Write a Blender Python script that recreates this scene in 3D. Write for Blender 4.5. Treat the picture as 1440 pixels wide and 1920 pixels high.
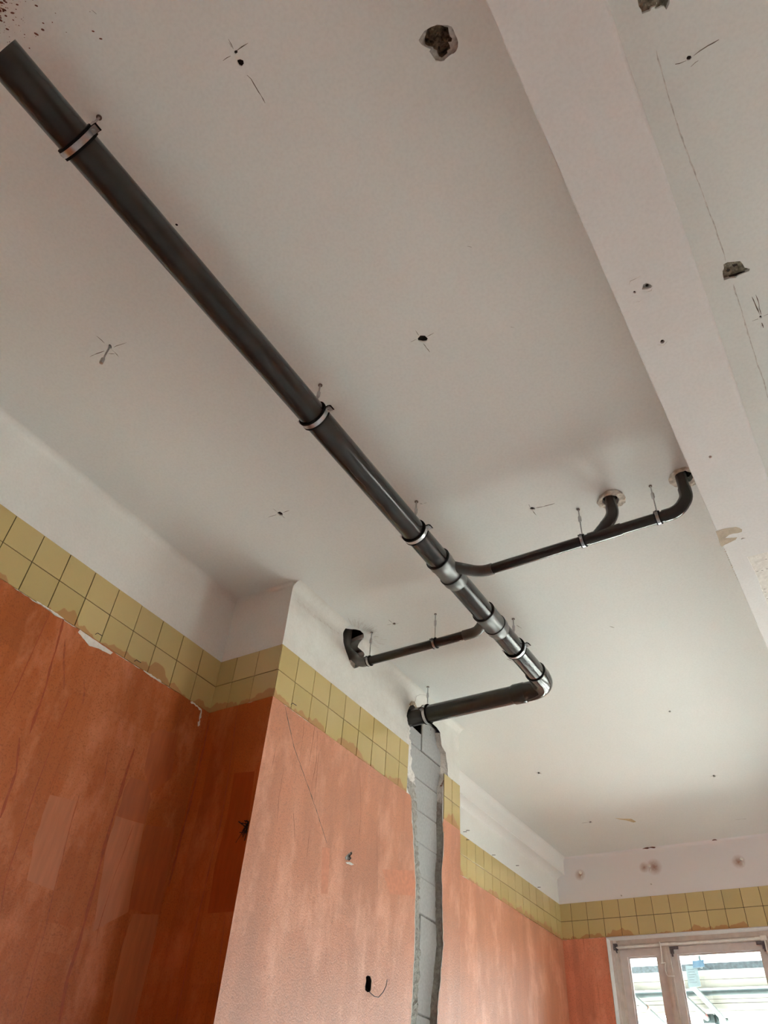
import bpy, math, random
from mathutils import Vector, Matrix, noise, geometry
random.seed(7)
for o in list(bpy.data.objects): bpy.data.objects.remove(o)
S = bpy.context.scene
COL = S.collection

# ------------------------------------------------------------------ camera
cam_data = bpy.data.cameras.new('camera')
cam = bpy.data.objects.new('camera', cam_data); COL.objects.link(cam)
cam_data.sensor_fit = 'VERTICAL'; cam_data.sensor_height = 36.0; cam_data.lens = 25.986
cam_data.clip_start = 0.05; cam_data.clip_end = 300
cam.matrix_world = Matrix(((0.84847, 0.31290, 0.42683, 0.0),
                           (0.52535, -0.59551, -0.60776, 0.0),
                           (0.06401, 0.73990, -0.66966, 1.55),
                           (0, 0, 0, 1)))
S.camera = cam

# ------------------------------------------------------------------ sky, portals, exposure
world = bpy.data.worlds.new('overcast_sky'); S.world = world; world.use_nodes = True
bg = world.node_tree.nodes['Background']
bg.inputs['Color'].default_value = (0.90, 0.98, 1.0, 1); bg.inputs['Strength'].default_value = 8.0
S.view_settings.view_transform = 'Standard'; S.view_settings.look = 'None'
S.view_settings.gamma = 1.0; S.view_settings.use_curve_mapping = False
S.view_settings.exposure = 0.62
sun_data = bpy.data.lights.new('sun', 'SUN'); sun_data.energy = 85.0; sun_data.angle = 0.02; sun_data.color = (1.0, 0.97, 0.92)
sun = bpy.data.objects.new('sun', sun_data); COL.objects.link(sun); sun.location = (-10, -20, 25)   # behind the building: lights the yard, not the room
sun.rotation_euler = Vector((0.30, 0.62, -0.72)).to_track_quat('-Z', 'Y').to_euler()
try:
    S.cycles.max_bounces = 14; S.cycles.diffuse_bounces = 10; S.cycles.glossy_bounces = 4; S.cycles.transparent_max_bounces = 12
except Exception: pass

def portal(name, loc, rot, sx, sy):      # sampling guide in a window opening, gives no light of its own
    l = bpy.data.lights.new(name, 'AREA'); l.shape = 'RECTANGLE'; l.size = sx; l.size_y = sy
    l.cycles.is_portal = True
    o = bpy.data.objects.new(name, l); COL.objects.link(o); o.location = loc; o.rotation_euler = rot
H = 3.98          # ceiling height
XL, XR, YN, YF = -2.72, 3.10, -3.0, 7.28
portal('window_portal', (-1.275, 7.50, 2.01), (math.radians(-90), 0, 0), 2.06, 2.52)
portal('window_portal', (1.565, 7.50, 2.01), (math.radians(-90), 0, 0), 2.77, 2.52)
portal('window_portal', (3.32, 5.6, 1.75), (math.radians(90), 0, math.radians(90)), 1.2, 1.7)

portal('window_portal', (3.32, -1.35, 1.5), (math.radians(90), 0, math.radians(90)), 0.5, 1.2)  # guide for the added fill opening

# ------------------------------------------------------------------ materials
def nt(name):
    m = bpy.data.materials.new(name); m.use_nodes = True
    n = m.node_tree.nodes; l = m.node_tree.links
    return m, n, l, n['Principled BSDF']
def N(n, t, **kw):
    x = n.new(t)
    for k, v in kw.items():
        if k in x.inputs: x.inputs[k].default_value = v
        else: setattr(x, k, v)
    return x
def coords(n, l, scale=(1, 1, 1), rot=(0, 0, 0), loc=(0, 0, 0)):
    g = n.new('ShaderNodeNewGeometry'); mp = n.new('ShaderNodeMapping')
    mp.inputs['Scale'].default_value = scale; mp.inputs['Rotation'].default_value = rot; mp.inputs['Location'].default_value = loc
    l.new(g.outputs['Position'], mp.inputs['Vector']); return mp.outputs['Vector']
def ramp(n, l, fac, stops):
    r = n.new('ShaderNodeValToRGB'); e = r.color_ramp.elements
    while len(e) < len(stops): e.new(0.5)
    for i, (p, c) in enumerate(stops):
        e[i].position = p; e[i].color = (c[0], c[1], c[2], 1) if hasattr(c, '__len__') else (c, c, c, 1)
    l.new(fac, r.inputs['Fac']); return r.outputs['Color']
def mix(n, l, fac, a, b, mode='MIX'):
    m = n.new('ShaderNodeMix'); m.data_type = 'RGBA'; m.blend_type = mode
    if hasattr(fac, 'links'): l.new(fac, m.inputs['Factor'])
    else: m.inputs['Factor'].default_value = fac
    for k, v in (('A', a), ('B', b)):
        s = [i for i in m.inputs if i.name == k and i.type == 'RGBA'][0]
        if hasattr(v, 'links'): l.new(v, s)
        else: s.default_value = (v[0], v[1], v[2], 1)
    return [o for o in m.outputs if o.type == 'RGBA'][0]
def math_(n, l, op, a, b=None, c=None, clamp=False):
    m = n.new('ShaderNodeMath'); m.operation = op; m.use_clamp = clamp
    for i, v in enumerate((a, b, c)):
        if v is None: continue
        if hasattr(v, 'links'): l.new(v, m.inputs[i])
        else: m.inputs[i].default_value = v
    return m.outputs[0]
def bump(n, l, bs, h, strength, dist=0.002):
    b = n.new('ShaderNodeBump'); b.inputs['Strength'].default_value = strength; b.inputs['Distance'].default_value = dist
    l.new(h, b.inputs['Height']); l.new(b.outputs['Normal'], bs.inputs['Normal'])
def simple(name, col, rough=0.6, var=0.15, scale=30, bmp=0.3, metal=0.0, dist=0.002, spec=0.5, stretch=(1, 1, 1)):
    m, n, l, bs = nt(name); v = coords(n, l, stretch)
    t = N(n, 'ShaderNodeTexNoise', Scale=scale, Detail=6.0); l.new(v, t.inputs['Vector'])
    c = ramp(n, l, t.outputs['Fac'], [(0.3, [x * (1 - var) for x in col]), (0.7, [min(1, x * (1 + var)) for x in col])])
    l.new(c, bs.inputs['Base Color']); bs.inputs['Roughness'].default_value = rough; bs.inputs['Metallic'].default_value = metal
    bs.inputs['Specular IOR Level'].default_value = spec
    if bmp: bump(n, l, bs, t.outputs['Fac'], bmp, dist)
    return m
def plaster(name, col, tint, dirt=0.0, bmp=0.15):
    m, n, l, bs = nt(name); v = coords(n, l)
    t1 = N(n, 'ShaderNodeTexNoise', Scale=0.9, Detail=3.0); l.new(v, t1.inputs['Vector'])
    t2 = N(n, 'ShaderNodeTexNoise', Scale=90.0, Detail=5.0); l.new(v, t2.inputs['Vector'])
    c = ramp(n, l, t1.outputs['Fac'], [(0.35, col), (0.65, tint)])
    c = mix(n, l, 1.0, c, ramp(n, l, t2.outputs['Fac'], [(0.3, 0.95), (0.6, 1.0)]), 'MULTIPLY')
    if dirt:
        t3 = N(n, 'ShaderNodeTexNoise', Scale=4.0, Detail=9.0, Roughness=0.75); l.new(v, t3.inputs['Vector'])
        c = mix(n, l, ramp(n, l, t3.outputs['Fac'], [(0.40, 0.0), (0.75, dirt)]), c, (0.42, 0.38, 0.32))
    l.new(c, bs.inputs['Base Color']); bs.inputs['Roughness'].default_value = 0.75; bs.inputs['Specular IOR Level'].default_value = 0.3
    t4 = N(n, 'ShaderNodeTexNoise', Scale=14.0, Detail=4.0); l.new(v, t4.inputs['Vector'])
    h = math_(n, l, 'ADD', math_(n, l, 'MULTIPLY', t2.outputs['Fac'], 0.25), t4.outputs['Fac'])
    bump(n, l, bs, h, bmp, 0.004); return m
M = {}
M['ceiling'] = plaster('ceiling_paint', (0.765, 0.785, 0.765), (0.795, 0.815, 0.795), 0, 0.10)
M['beam'] = plaster('beam_paint', (0.79, 0.80, 0.80), (0.82, 0.83, 0.83), 0.1, 0.12)
M['upper'] = plaster('upper_wall_paint', (0.76, 0.77, 0.75), (0.82, 0.83, 0.80), 0.08, 0.2)
M['pier'] = plaster('pier_white_paint', (0.78, 0.78, 0.74), (0.84, 0.84, 0.80), 0.35, 0.5)
M['coving'] = plaster('coving_paint', (0.80, 0.80, 0.78), (0.84, 0.84, 0.82), 0, 0.1)
M['reveal'] = simple('reveal_paint', (0.82, 0.83, 0.82), 0.6, 0.04, 40, 0.4)
M['floor'] = simple('bare_screed', (0.70, 0.75, 0.77), 0.85, 0.2, 6, 0.4)
M['grout'] = simple('dark_grout', (0.010, 0.008, 0.006), 0.9, 0.3, 60, 0.3)
M['void'] = simple('hole_shade_dark', (0.02, 0.015, 0.012), 0.95, 0.3, 40, 0.3)
M['crack'] = simple('crack_dark', (0.14, 0.115, 0.09), 0.9, 0.4, 60, 0.0)
M['crack_soft'] = simple('crack_soft', (0.60, 0.58, 0.55), 0.9, 0.25, 60, 0.0)
M['streak'] = simple('dust_brown', (0.46, 0.36, 0.30), 0.9, 0.25, 60, 0.0)
M['rustdrop'] = simple('rust_drop', (0.16, 0.055, 0.03), 0.6, 0.4, 60, 0.0)
M['scrape'] = simple('scraped_plaster', (0.42, 0.41, 0.39), 0.9, 0.25, 70, 0.8)
M['aggregate'] = simple('broken_aggregate', (0.20, 0.16, 0.11), 0.95, 0.7, 45, 1.0, dist=0.01)
M['chipwood'] = simple('broken_lath', (0.33, 0.30, 0.24), 0.95, 0.6, 55, 1.0, dist=0.01)
M['peel'] = simple('peeled_paint', (0.48, 0.40, 0.30), 0.8, 0.15, 35, 0.8)
M['filler'] = simple('pale_filler', (0.80, 0.79, 0.75), 0.8, 0.06, 40, 0.5)
M['yellowstain'] = simple('ochre_stain', (0.62, 0.50, 0.30), 0.8, 0.2, 30, 0.2)
M['ringpatch'] = simple('rough_patching', (0.56, 0.51, 0.44), 0.9, 0.35, 45, 1.0, dist=0.003)
M['block'] = simple('aerated_block', (0.40, 0.41, 0.41), 0.9, 0.08, 60, 0.5)
M['mortar'] = simple('mortar', (0.24, 0.235, 0.21), 0.95, 0.35, 50, 1.0, dist=0.006)
M['brickred'] = simple('broken_brick', (0.25, 0.13, 0.09), 0.9, 0.4, 40, 1.0, dist=0.005)
M['cavity'] = simple('rubble_brown', (0.10, 0.055, 0.035), 0.95, 0.5, 25, 1.0, dist=0.01)
M['steel'] = simple('galvanised_steel', (0.55, 0.57, 0.60), 0.28, 0.15, 60, 0.1, metal=1.0)
M['rod'] = simple('zinc_rod', (0.50, 0.50, 0.50), 0.38, 0.15, 200, 0.4, metal=1.0)
M['rubber'] = simple('black_rubber', (0.005, 0.005, 0.005), 0.85, 0.2, 60, 0.0, spec=0.15)
M['plug'] = simple('rusty_plug', (0.16, 0.12, 0.10), 0.8, 0.3, 60, 0.3)
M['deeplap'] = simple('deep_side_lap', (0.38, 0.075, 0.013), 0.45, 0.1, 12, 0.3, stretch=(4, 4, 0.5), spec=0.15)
M['seal'] = simple('seal_black', (0.012, 0.012, 0.012), 0.6, 0.2, 60, 0.0)
def pvc(name, col, rough, dust):
    m, n, l, bs = nt(name); v = coords(n, l)
    t = N(n, 'ShaderNodeTexNoise', Scale=11.0, Detail=6.0, Roughness=0.6); l.new(v, t.inputs['Vector'])
    c = mix(n, l, ramp(n, l, t.outputs['Fac'], [(0.25, dust * .1), (0.75, dust)]), col, (0.30, 0.29, 0.27))
    l.new(c, bs.inputs['Base Color'])
    l.new(ramp(n, l, t.outputs['Fac'], [(0.3, rough), (0.8, rough + 0.08)]), bs.inputs['Roughness'])
    return m
M['pvc'] = pvc('grey_pvc', (0.019, 0.018, 0.017), 0.15, 0.04)
M['pvc_fit'] = pvc('grey_pvc_fitting', (0.042, 0.042, 0.041), 0.30, 0.22)
M['pvc_old'] = pvc('dusty_pvc', (0.06, 0.055, 0.045), 0.6, 0.5)
M['frame'] = simple('window_frame_paint', (0.64, 0.58, 0.53), 0.5, 0.08, 20, 0.2)
M['sash'] = simple('window_sash_paint', (0.66, 0.62, 0.61), 0.45, 0.06, 20, 0.2)
M['linkage'] = simple('linkage_paint', (0.86, 0.86, 0.82), 0.4, 0.08, 30, 0.1)
M['bracket'] = simple('dirty_bracket', (0.12, 0.10, 0.11), 0.7, 0.4, 60, 0.5)
M['plank'] = simple('scaffold_board', (0.044, 0.041, 0.029), 0.8, 0.28, 5, 0.3, stretch=(0.6, 12, 1))
M['deck_steel'] = simple('scaffold_deck_steel', (0.034, 0.046, 0.052), 0.6, 0.6, 40, 0.3)
M['tube'] = simple('scaffold_tube', (0.048, 0.066, 0.066), 0.7, 0.08, 30, 0.1)
M['tag_white'] = simple('tag_white', (0.10, 0.135, 0.145), 0.6, 0.05, 30, 0)
M['tag_blue'] = simple('tag_blue', (0.03, 0.07, 0.11), 0.6, 0.1, 30, 0)
M['tag_mark'] = simple('tag_mark', (0.045, 0.065, 0.078), 0.6, 0.1, 30, 0)
M['red'] = simple('red_paint', (0.2, 0.03, 0.025), 0.5, 0.1, 30, 0)
M['orange_mark'] = simple('orange_tape', (0.22, 0.09, 0.06), 0.5, 0.1, 30, 0)
M['ground'] = simple('outside_ground', (0.50, 0.50, 0.48), 0.9, 0.1, 0.5, 0)
M['wire'] = simple('dark_wire', (0.02, 0.018, 0.016), 0.5, 0.1, 30, 0)

# yellow glazed tile, orange primer smeared over its lowest centimetres
def tile_mat(name, smear):
    m, n, l, bs = nt(name); oi = n.new('ShaderNodeObjectInfo')
    c = ramp(n, l, oi.outputs['Random'], [(0.0, (0.52, 0.41, 0.175)), (1.0, (0.58, 0.46, 0.215))])
    if smear:
        g = n.new('ShaderNodeNewGeometry'); sp = n.new('ShaderNodeSeparateXYZ'); l.new(g.outputs['Position'], sp.inputs[0])
        v = coords(n, l, (1, 1, 0.25))
        t = N(n, 'ShaderNodeTexNoise', Scale=5.0, Detail=3.0, Roughness=0.6); l.new(v, t.inputs['Vector'])
        t2 = N(n, 'ShaderNodeTexNoise', Scale=45.0, Detail=3.0); l.new(coords(n, l), t2.inputs['Vector'])
        h = math_(n, l, 'ADD', math_(n, l, 'MULTIPLY_ADD', t.outputs['Fac'], 0.28, 3.285 - 0.135), math_(n, l, 'MULTIPLY', t2.outputs['Fac'], 0.016))
        f = math_(n, l, 'MULTIPLY', math_(n, l, 'SUBTRACT', h, sp.outputs['Z']), 250.0, clamp=True)
        c = mix(n, l, math_(n, l, 'MULTIPLY', f, 0.8), c, (0.40, 0.19, 0.055))
        r = mix(n, l, f, (0.12, 0.12, 0.12), (0.5, 0.5, 0.5)); l.new(r, bs.inputs['Roughness'])
    else: bs.inputs['Roughness'].default_value = 0.12
    l.new(c, bs.inputs['Base Color']); bs.inputs['Specular IOR Level'].default_value = 0.45
    return m
M['tile'] = tile_mat('yellow_glaze', True)
# orange primer coat rolled on in vertical laps
def primer(name, horiz, deep=1.0, c0=(0.45, 0.115, 0.028), c1=(0.58, 0.20, 0.08), spec=0.3, drc=(0.30, 0.06, 0.012), lapw=(0.16, 0.10)):
    m, n, l, bs = nt(name); g = n.new('ShaderNodeNewGeometry'); sp = n.new('ShaderNodeSeparateXYZ'); l.new(g.outputs['Position'], sp.inputs[0])
    cmb = n.new('ShaderNodeCombineXYZ'); l.new(sp.outputs['Z'], cmb.inputs[0]); l.new(sp.outputs[horiz], cmb.inputs[1])
    nz = N(n, 'ShaderNodeTexNoise', Scale=4.0, Detail=4.0); l.new(g.outputs['Position'], nz.inputs['Vector'])
    add = n.new('ShaderNodeVectorMath'); add.operation = 'MULTIPLY_ADD'
    l.new(nz.outputs['Color'], add.inputs[0]); add.inputs[1].default_value = (0.10, 0.035, 0); l.new(cmb.outputs[0], add.inputs[2])
    def lap(bw, rh, off, seedloc):
        b = N(n, 'ShaderNodeTexBrick', Scale=1.0); b.inputs['Mortar Size'].default_value = 0.0
        b.inputs['Brick Width'].default_value = bw; b.inputs['Row Height'].default_value = rh; b.offset = off; b.squash = 1.0
        b.inputs['Color1'].default_value = (0, 0, 0, 1); b.inputs['Color2'].default_value = (1, 1, 1, 1); b.inputs['Bias'].default_value = 0.0
        mp = n.new('ShaderNodeMapping'); mp.inputs['Location'].default_value = seedloc
        l.new(add.outputs[0], mp.inputs['Vector']); l.new(mp.outputs[0], b.inputs['Vector']); return b.outputs['Color']
    a = lap(0.95, 0.17, 0.43, (0.31, 0.07, 0)); b2 = lap(0.6, 0.115, 0.61, (0.77, 0.03, 0))
    fl = N(n, 'ShaderNodeTexNoise', Scale=1.0, Detail=6.0, Roughness=0.65); l.new(coords(n, l, (6, 6, 1.1)), fl.inputs['Vector'])
    s = math_(n, l, 'ADD', math_(n, l, 'MULTIPLY', a, lapw[0]), math_(n, l, 'MULTIPLY', b2, lapw[1]))
    s = math_(n, l, 'ADD', s, math_(n, l, 'MULTIPLY', fl.outputs['Fac'], 0.75))
    c = ramp(n, l, s, [(0.28, [x * 0.80 * deep for x in c0]), (0.52, c0), (0.85, c1)])
    dr = N(n, 'ShaderNodeTexNoise', Scale=1.0, Detail=7.0, Roughness=0.75); l.new(coords(n, l, (45, 45, 1.3)), dr.inputs['Vector'])
    c = mix(n, l, ramp(n, l, dr.outputs['Fac'], [(0.60, 0.0), (0.68, 0.55)]), c, drc)
    gr = N(n, 'ShaderNodeTexNoise', Scale=150.0, Detail=4.0); l.new(g.outputs['Position'], gr.inputs['Vector'])
    c = mix(n, l, ramp(n, l, gr.outputs['Fac'], [(0.34, 0.6), (0.47, 0.0)]), c, [x * .6 for x in c0])
    wp = N(n, 'ShaderNodeTexNoise', Scale=2.2, Detail=7.0, Roughness=0.72); l.new(coords(n, l, (2.2, 2.2, 1)), wp.inputs['Vector'])
    c = mix(n, l, ramp(n, l, wp.outputs['Fac'], [(0.50, 0.0), (0.72, 0.55)]), c, [min(1, x * 1.25 + .06) for x in c1])
    l.new(c, bs.inputs['Base Color']); bs.inputs['Specular IOR Level'].default_value = spec
    l.new(ramp(n, l, gr.outputs['Fac'], [(0.3, 0.36), (0.7, 0.5)]), bs.inputs['Roughness'])
    h = math_(n, l, 'ADD', gr.outputs['Fac'], math_(n, l, 'MULTIPLY', fl.outputs['Fac'], 0.6))
    bump(n, l, bs, h, 0.5, 0.003); return m
M['primer_left'] = primer('orange_primer_left', 'Y')
M['primer_pier'] = primer('orange_primer_pier', 'Y', c0=(0.60, 0.24, 0.13), c1=(0.70, 0.34, 0.22), spec=0.75, drc=(0.48, 0.15, 0.06), lapw=(0.10, 0.06))
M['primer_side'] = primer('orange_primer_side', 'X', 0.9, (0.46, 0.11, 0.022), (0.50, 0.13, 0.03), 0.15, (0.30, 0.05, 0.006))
M['primer_far'] = primer('orange_primer_far', 'X', 0.85, (0.72, 0.26, 0.15), (0.78, 0.34, 0.22), 0.4)
M['drip'] = simple('dark_primer_run', (0.34, 0.06, 0.010), 0.5, 0.2, 60, 0.3)
M['drip_soft'] = simple('soft_primer_run', (0.36, 0.08, 0.018), 0.5, 0.25, 80, 0.3)
M['lap_light'] = simple('pale_primer_lap', (0.48, 0.15, 0.055), 0.45, 0.12, 12, 0.4, stretch=(4, 4, 0.5))
M['lap_dark'] = simple('deep_primer_lap', (0.41, 0.10, 0.026), 0.45, 0.12, 12, 0.4, stretch=(4, 4, 0.5))
M['lap_pink'] = simple('pink_primer_lap', (0.61, 0.24, 0.14), 0.4, 0.12, 40, 0.4)
M['lap_pink_dark'] = simple('brown_primer_run', (0.30, 0.115, 0.06), 0.6, 0.2, 80, 0.3)
# upper far wall: rust haloes round three old fixings
def far_wall():
    m, n, l, bs = nt('far_wall_paint'); g = n.new('ShaderNodeNewGeometry')
    t = N(n, 'ShaderNodeTexNoise', Scale=22.0, Detail=5.0, Roughness=0.7); l.new(g.outputs['Position'], t.inputs['Vector'])
    c = None; base = (0.82, 0.82, 0.84)
    for (x, z, r) in ((-2.49, 3.815, .055), (-1.79, 3.815, .075), (-1.07, 3.785, .06), (-1.88, 3.82, .05)):
        d = n.new('ShaderNodeVectorMath'); d.operation = 'DISTANCE'; l.new(g.outputs['Position'], d.inputs[0]); d.inputs[1].default_value = (x, 7.28, z)
        f = math_(n, l, 'MULTIPLY_ADD', d.outputs['Value'], -1.0 / r, 1.0, clamp=True)
        f = math_(n, l, 'MULTIPLY', math_(n, l, 'MULTIPLY', f, t.outputs['Fac']), 1.9, clamp=True)
        c = f if c is None else math_(n, l, 'MAXIMUM', c, f)
    col = mix(n, l, math_(n, l, 'MULTIPLY', c, 0.95), base, (0.34, 0.18, 0.12)); l.new(col, bs.inputs['Base Color'])
    bs.inputs['Roughness'].default_value = 0.75; bump(n, l, bs, t.outputs['Fac'], 0.2, 0.003); return m
M['farwall'] = far_wall()
def rubble_mat():
    m, n, l, bs = nt('chase_rubble'); g = n.new('ShaderNodeNewGeometry'); sp = n.new('ShaderNodeSeparateXYZ'); l.new(g.outputs['Position'], sp.inputs[0])
    t = N(n, 'ShaderNodeTexNoise', Scale=40.0, Detail=7.0, Roughness=0.7); l.new(g.outputs['Position'], t.inputs['Vector'])
    grey = ramp(n, l, t.outputs['Fac'], [(0.3, (0.20, 0.195, 0.175)), (0.7, (0.44, 0.43, 0.39))])
    wht = ramp(n, l, t.outputs['Fac'], [(0.25, (0.50, 0.47, 0.42)), (0.5, (0.80, 0.78, 0.74))])
    f = math_(n, l, 'MULTIPLY', math_(n, l, 'SUBTRACT', math_(n, l, 'ADD', sp.outputs['Z'], math_(n, l, 'MULTIPLY', t.outputs['Fac'], 0.08)), 3.42), 60.0, clamp=True)
    l.new(mix(n, l, f, grey, wht), bs.inputs['Base Color']); bs.inputs['Roughness'].default_value = 0.95
    bump(n, l, bs, t.outputs['Fac'], 1.0, 0.008); return m
M['rubble'] = rubble_mat()
def glass():
    m, n, l, bs = nt('window_glass'); n.remove(bs)
    tr = N(n, 'ShaderNodeBsdfTransparent'); tr.inputs['Color'].default_value = (0.93, 0.96, 0.95, 1)
    gl = N(n, 'ShaderNodeBsdfGlossy', Roughness=0.02); fr = N(n, 'ShaderNodeFresnel', IOR=1.45)
    mx = n.new('ShaderNodeMixShader'); l.new(fr.outputs[0], mx.inputs[0]); l.new(tr.outputs[0], mx.inputs[1]); l.new(gl.outputs[0], mx.inputs[2])
    l.new(mx.outputs[0], n['Material Output'].inputs['Surface']); return m
M['glass'] = glass()

# ------------------------------------------------------------------ mesh helpers
def link(name, me, mat, parent=None, smooth=False):
    o = bpy.data.objects.new(name, me); COL.objects.link(o)
    if mat is not None and len(me.materials) == 0: me.materials.append(M[mat] if isinstance(mat, str) else mat)
    if parent is not None: o.parent = parent
    if smooth:
        for p in me.polygons: p.use_smooth = True
    return o
class MB:
    def __init__(s): s.v = []; s.f = []
    def add(s, v, f):
        k = len(s.v); s.v += [tuple(p) for p in v]; s.f += [tuple(k + i for i in q) for q in f]; return s
    def box(s, x0, x1, y0, y1, z0, z1):
        return s.add([(x0,y0,z0),(x1,y0,z0),(x1,y1,z0),(x0,y1,z0),(x0,y0,z1),(x1,y0,z1),(x1,y1,z1),(x0,y1,z1)],
                     [(0,3,2,1),(4,5,6,7),(0,1,5,4),(1,2,6,5),(2,3,7,6),(3,0,4,7)])
    def tube(s, pts, r, seg=24, caps=True, closed=False):      # swept circle, parallel transport; r may be a list
        pts = [Vector(p) for p in pts]; n = len(pts); rs = r if hasattr(r, '__len__') else [r] * n
        T = []
        for i in range(n):
            a = pts[max(0, i - 1)]; b = pts[min(n - 1, i + 1)]
            if (b - a).length < 1e-9: b = pts[min(n-1, i+2)]
            T.append((b - a).normalized())
        ref = Vector((0, 0, 1)) if abs(T[0].z) < 0.9 else Vector((1, 0, 0))
        u = T[0].cross(ref).normalized(); rings = []
        k0 = len(s.v)
        for i in range(n):
            u = (u - T[i] * u.dot(T[i])).normalized(); w = T[i].cross(u)
            for j in range(seg):
                a = 2 * math.pi * j / seg; s.v.append(tuple(pts[i] + (u * math.cos(a) + w * math.sin(a)) * rs[i]))
        for i in range(n - 1):
            for j in range(seg):
                a = k0 + i * seg + j; b = k0 + i * seg + (j + 1) % seg
                s.f.append((a, b, b + seg, a + seg))
        if caps:
            s.f.append(tuple(k0 + j for j in reversed(range(seg)))); s.f.append(tuple(k0 + (n - 1) * seg + j for j in range(seg)))
        return s
    def grid(s, rows):
        k = len(s.v); m = len(rows[0])
        for r in rows: s.v += [tuple(p) for p in r]
        for i in range(len(rows) - 1):
            for j in range(m - 1): s.f.append((k+i*m+j, k+i*m+j+1, k+(i+1)*m+j+1, k+(i+1)*m+j))
        return s
    def build(s, name, mat, parent=None, smooth=False):
        me = bpy.data.meshes.new(name); me.from_pydata(s.v, [], s.f); me.update()
        o = link(name, me, mat, parent)
        if smooth:
            me.polygons.foreach_set('use_smooth', [True] * len(me.polygons)); 
            try: me.set_sharp_from_angle(angle=math.radians(35))
            except Exception: pass
        return o
AX = {'x': lambda a, b, d: (d, a, b), 'y': lambda a, b, d: (a, d, b), 'z': lambda a, b, d: (a, b, d)}   # plane coords to space
def sheet(mb, ax, d, outer, holes=(), back=0.0):
    """flat polygon with holes on the plane ax = d; back != 0 gives the hole rims that depth"""
    loops = [outer] + list(holes); P = [[Vector((a, b, 0)) for a, b in lp] for lp in loops]
    tris = geometry.tessellate_polygon(P); flat = [p for lp in P for p in lp]
    mb.add([AX[ax](p.x, p.y, d) for p in flat], tris)
    if back:
        for lp in holes: rim(mb, ax, d, d + back, lp)
    return mb
def rim(mb, ax, d0, d1, lp):
    n = len(lp); mb.add([AX[ax](a, b, d0) for a, b in lp] + [AX[ax](a, b, d1) for a, b in lp], [(i, (i+1) % n, n+(i+1) % n, n+i) for i in range(n)])
def slab(mb, ax, d0, d1, outer, holes=()):      # closed plate between two planes
    sheet(mb, ax, d0, outer, holes); sheet(mb, ax, d1, outer, holes)
    for lp in [outer] + list(holes): rim(mb, ax, d0, d1, lp)
    return mb
def inside(p, poly):
    x, y = p; c = False; n = len(poly)
    for i in range(n):
        x1, y1 = poly[i]; x2, y2 = poly[i - 1]
        if (y1 > y) != (y2 > y) and x < (x2 - x1) * (y - y1) / (y2 - y1) + x1: c = not c
    return c
def subdiv_loop(lp, step, jit=0.0):
    out = []; n = len(lp)
    for i in range(n):
        a = Vector(lp[i]); b = Vector(lp[(i + 1) % n]); k = max(1, int((b - a).length / step))
        for j in range(k):
            p = a.lerp(b, j / k)
            if jit and j: p += Vector((random.uniform(-jit, jit), random.uniform(-jit, jit)))
            out.append((p.x, p.y))
    return out
def rough(mb, ax, d, lp, step, amp, sgn=1):     # irregular broken surface inside an outline
    lp = subdiv_loop(lp, step); xs = [p[0] for p in lp]; ys = [p[1] for p in lp]; pts = [Vector(p) for p in lp]; n = len(pts)
    x = min(xs) + step / 2
    while x < max(xs):
        y = min(ys) + step / 2
        while y < max(ys):
            q = (x + random.uniform(-.3, .3) * step, y + random.uniform(-.3, .3) * step)
            if inside(q, lp): pts.append(Vector(q))
            y += step
        x += step
    vo, eo, fo, *_ = geometry.delaunay_2d_cdt(pts, [(i, (i+1) % n) for i in range(n)], [], 1, 1e-6)
    mb.add([AX[ax](v.x, v.y, d + sgn * amp * (noise.noise(Vector((v.x*60, v.y*60, 3.1))) + 0.6 * random.uniform(-1, 1))) for v in vo], fo)
    return mb
def strip(mb, ax, d, line, w, t=0.0006, taper=True, jag=0.0, step=0.0):
    """thin raised ribbon along a polyline on the plane ax = d, towards d + t"""
    P = [Vector(p) for p in line]
    if step:
        Q = []
        for a, b in zip(P, P[1:]):
            k = max(1, int((b - a).length / step)); Q += [a.lerp(b, j / k) for j in range(k)]
        P = Q + [P[-1]]
    n = len(P); v = []
    for i in range(n):
        tdir = (P[min(n-1, i+1)] - P[max(0, i-1)]); tdir = tdir.normalized() if tdir.length > 1e-9 else Vector((1, 0)); nn = Vector((-tdir.y, tdir.x))
        c = P[i] + nn * random.uniform(-jag, jag)
        ww = w * ((0.35 if (taper and i in (0, n-1)) else 1.0)) * (1 + (0.5 * random.uniform(-1, 1) if jag else 0)) / 2
        for s in (-1, 1):
            q = c + nn * ww * s; v.append(AX[ax](q.x, q.y, d + t))
    k = len(mb.v); mb.v += v
    for i in range(n - 1): mb.f.append((k+2*i, k+2*i+1, k+2*i+3, k+2*i+2))
    return mb
def tag(o, label=None, cat=None, group=None, kind=None):
    if label: o['label'] = label
    if cat: o['category'] = cat
    if group: o['group'] = group
    if kind: o['kind'] = kind
    return o
def empty(name, loc=(0, 0, 0)):
    o = bpy.data.objects.new(name, None); COL.objects.link(o); o.location = loc; o.empty_display_size = 0.1; return o
def put(o, loc): o.location = loc; return o
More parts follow.
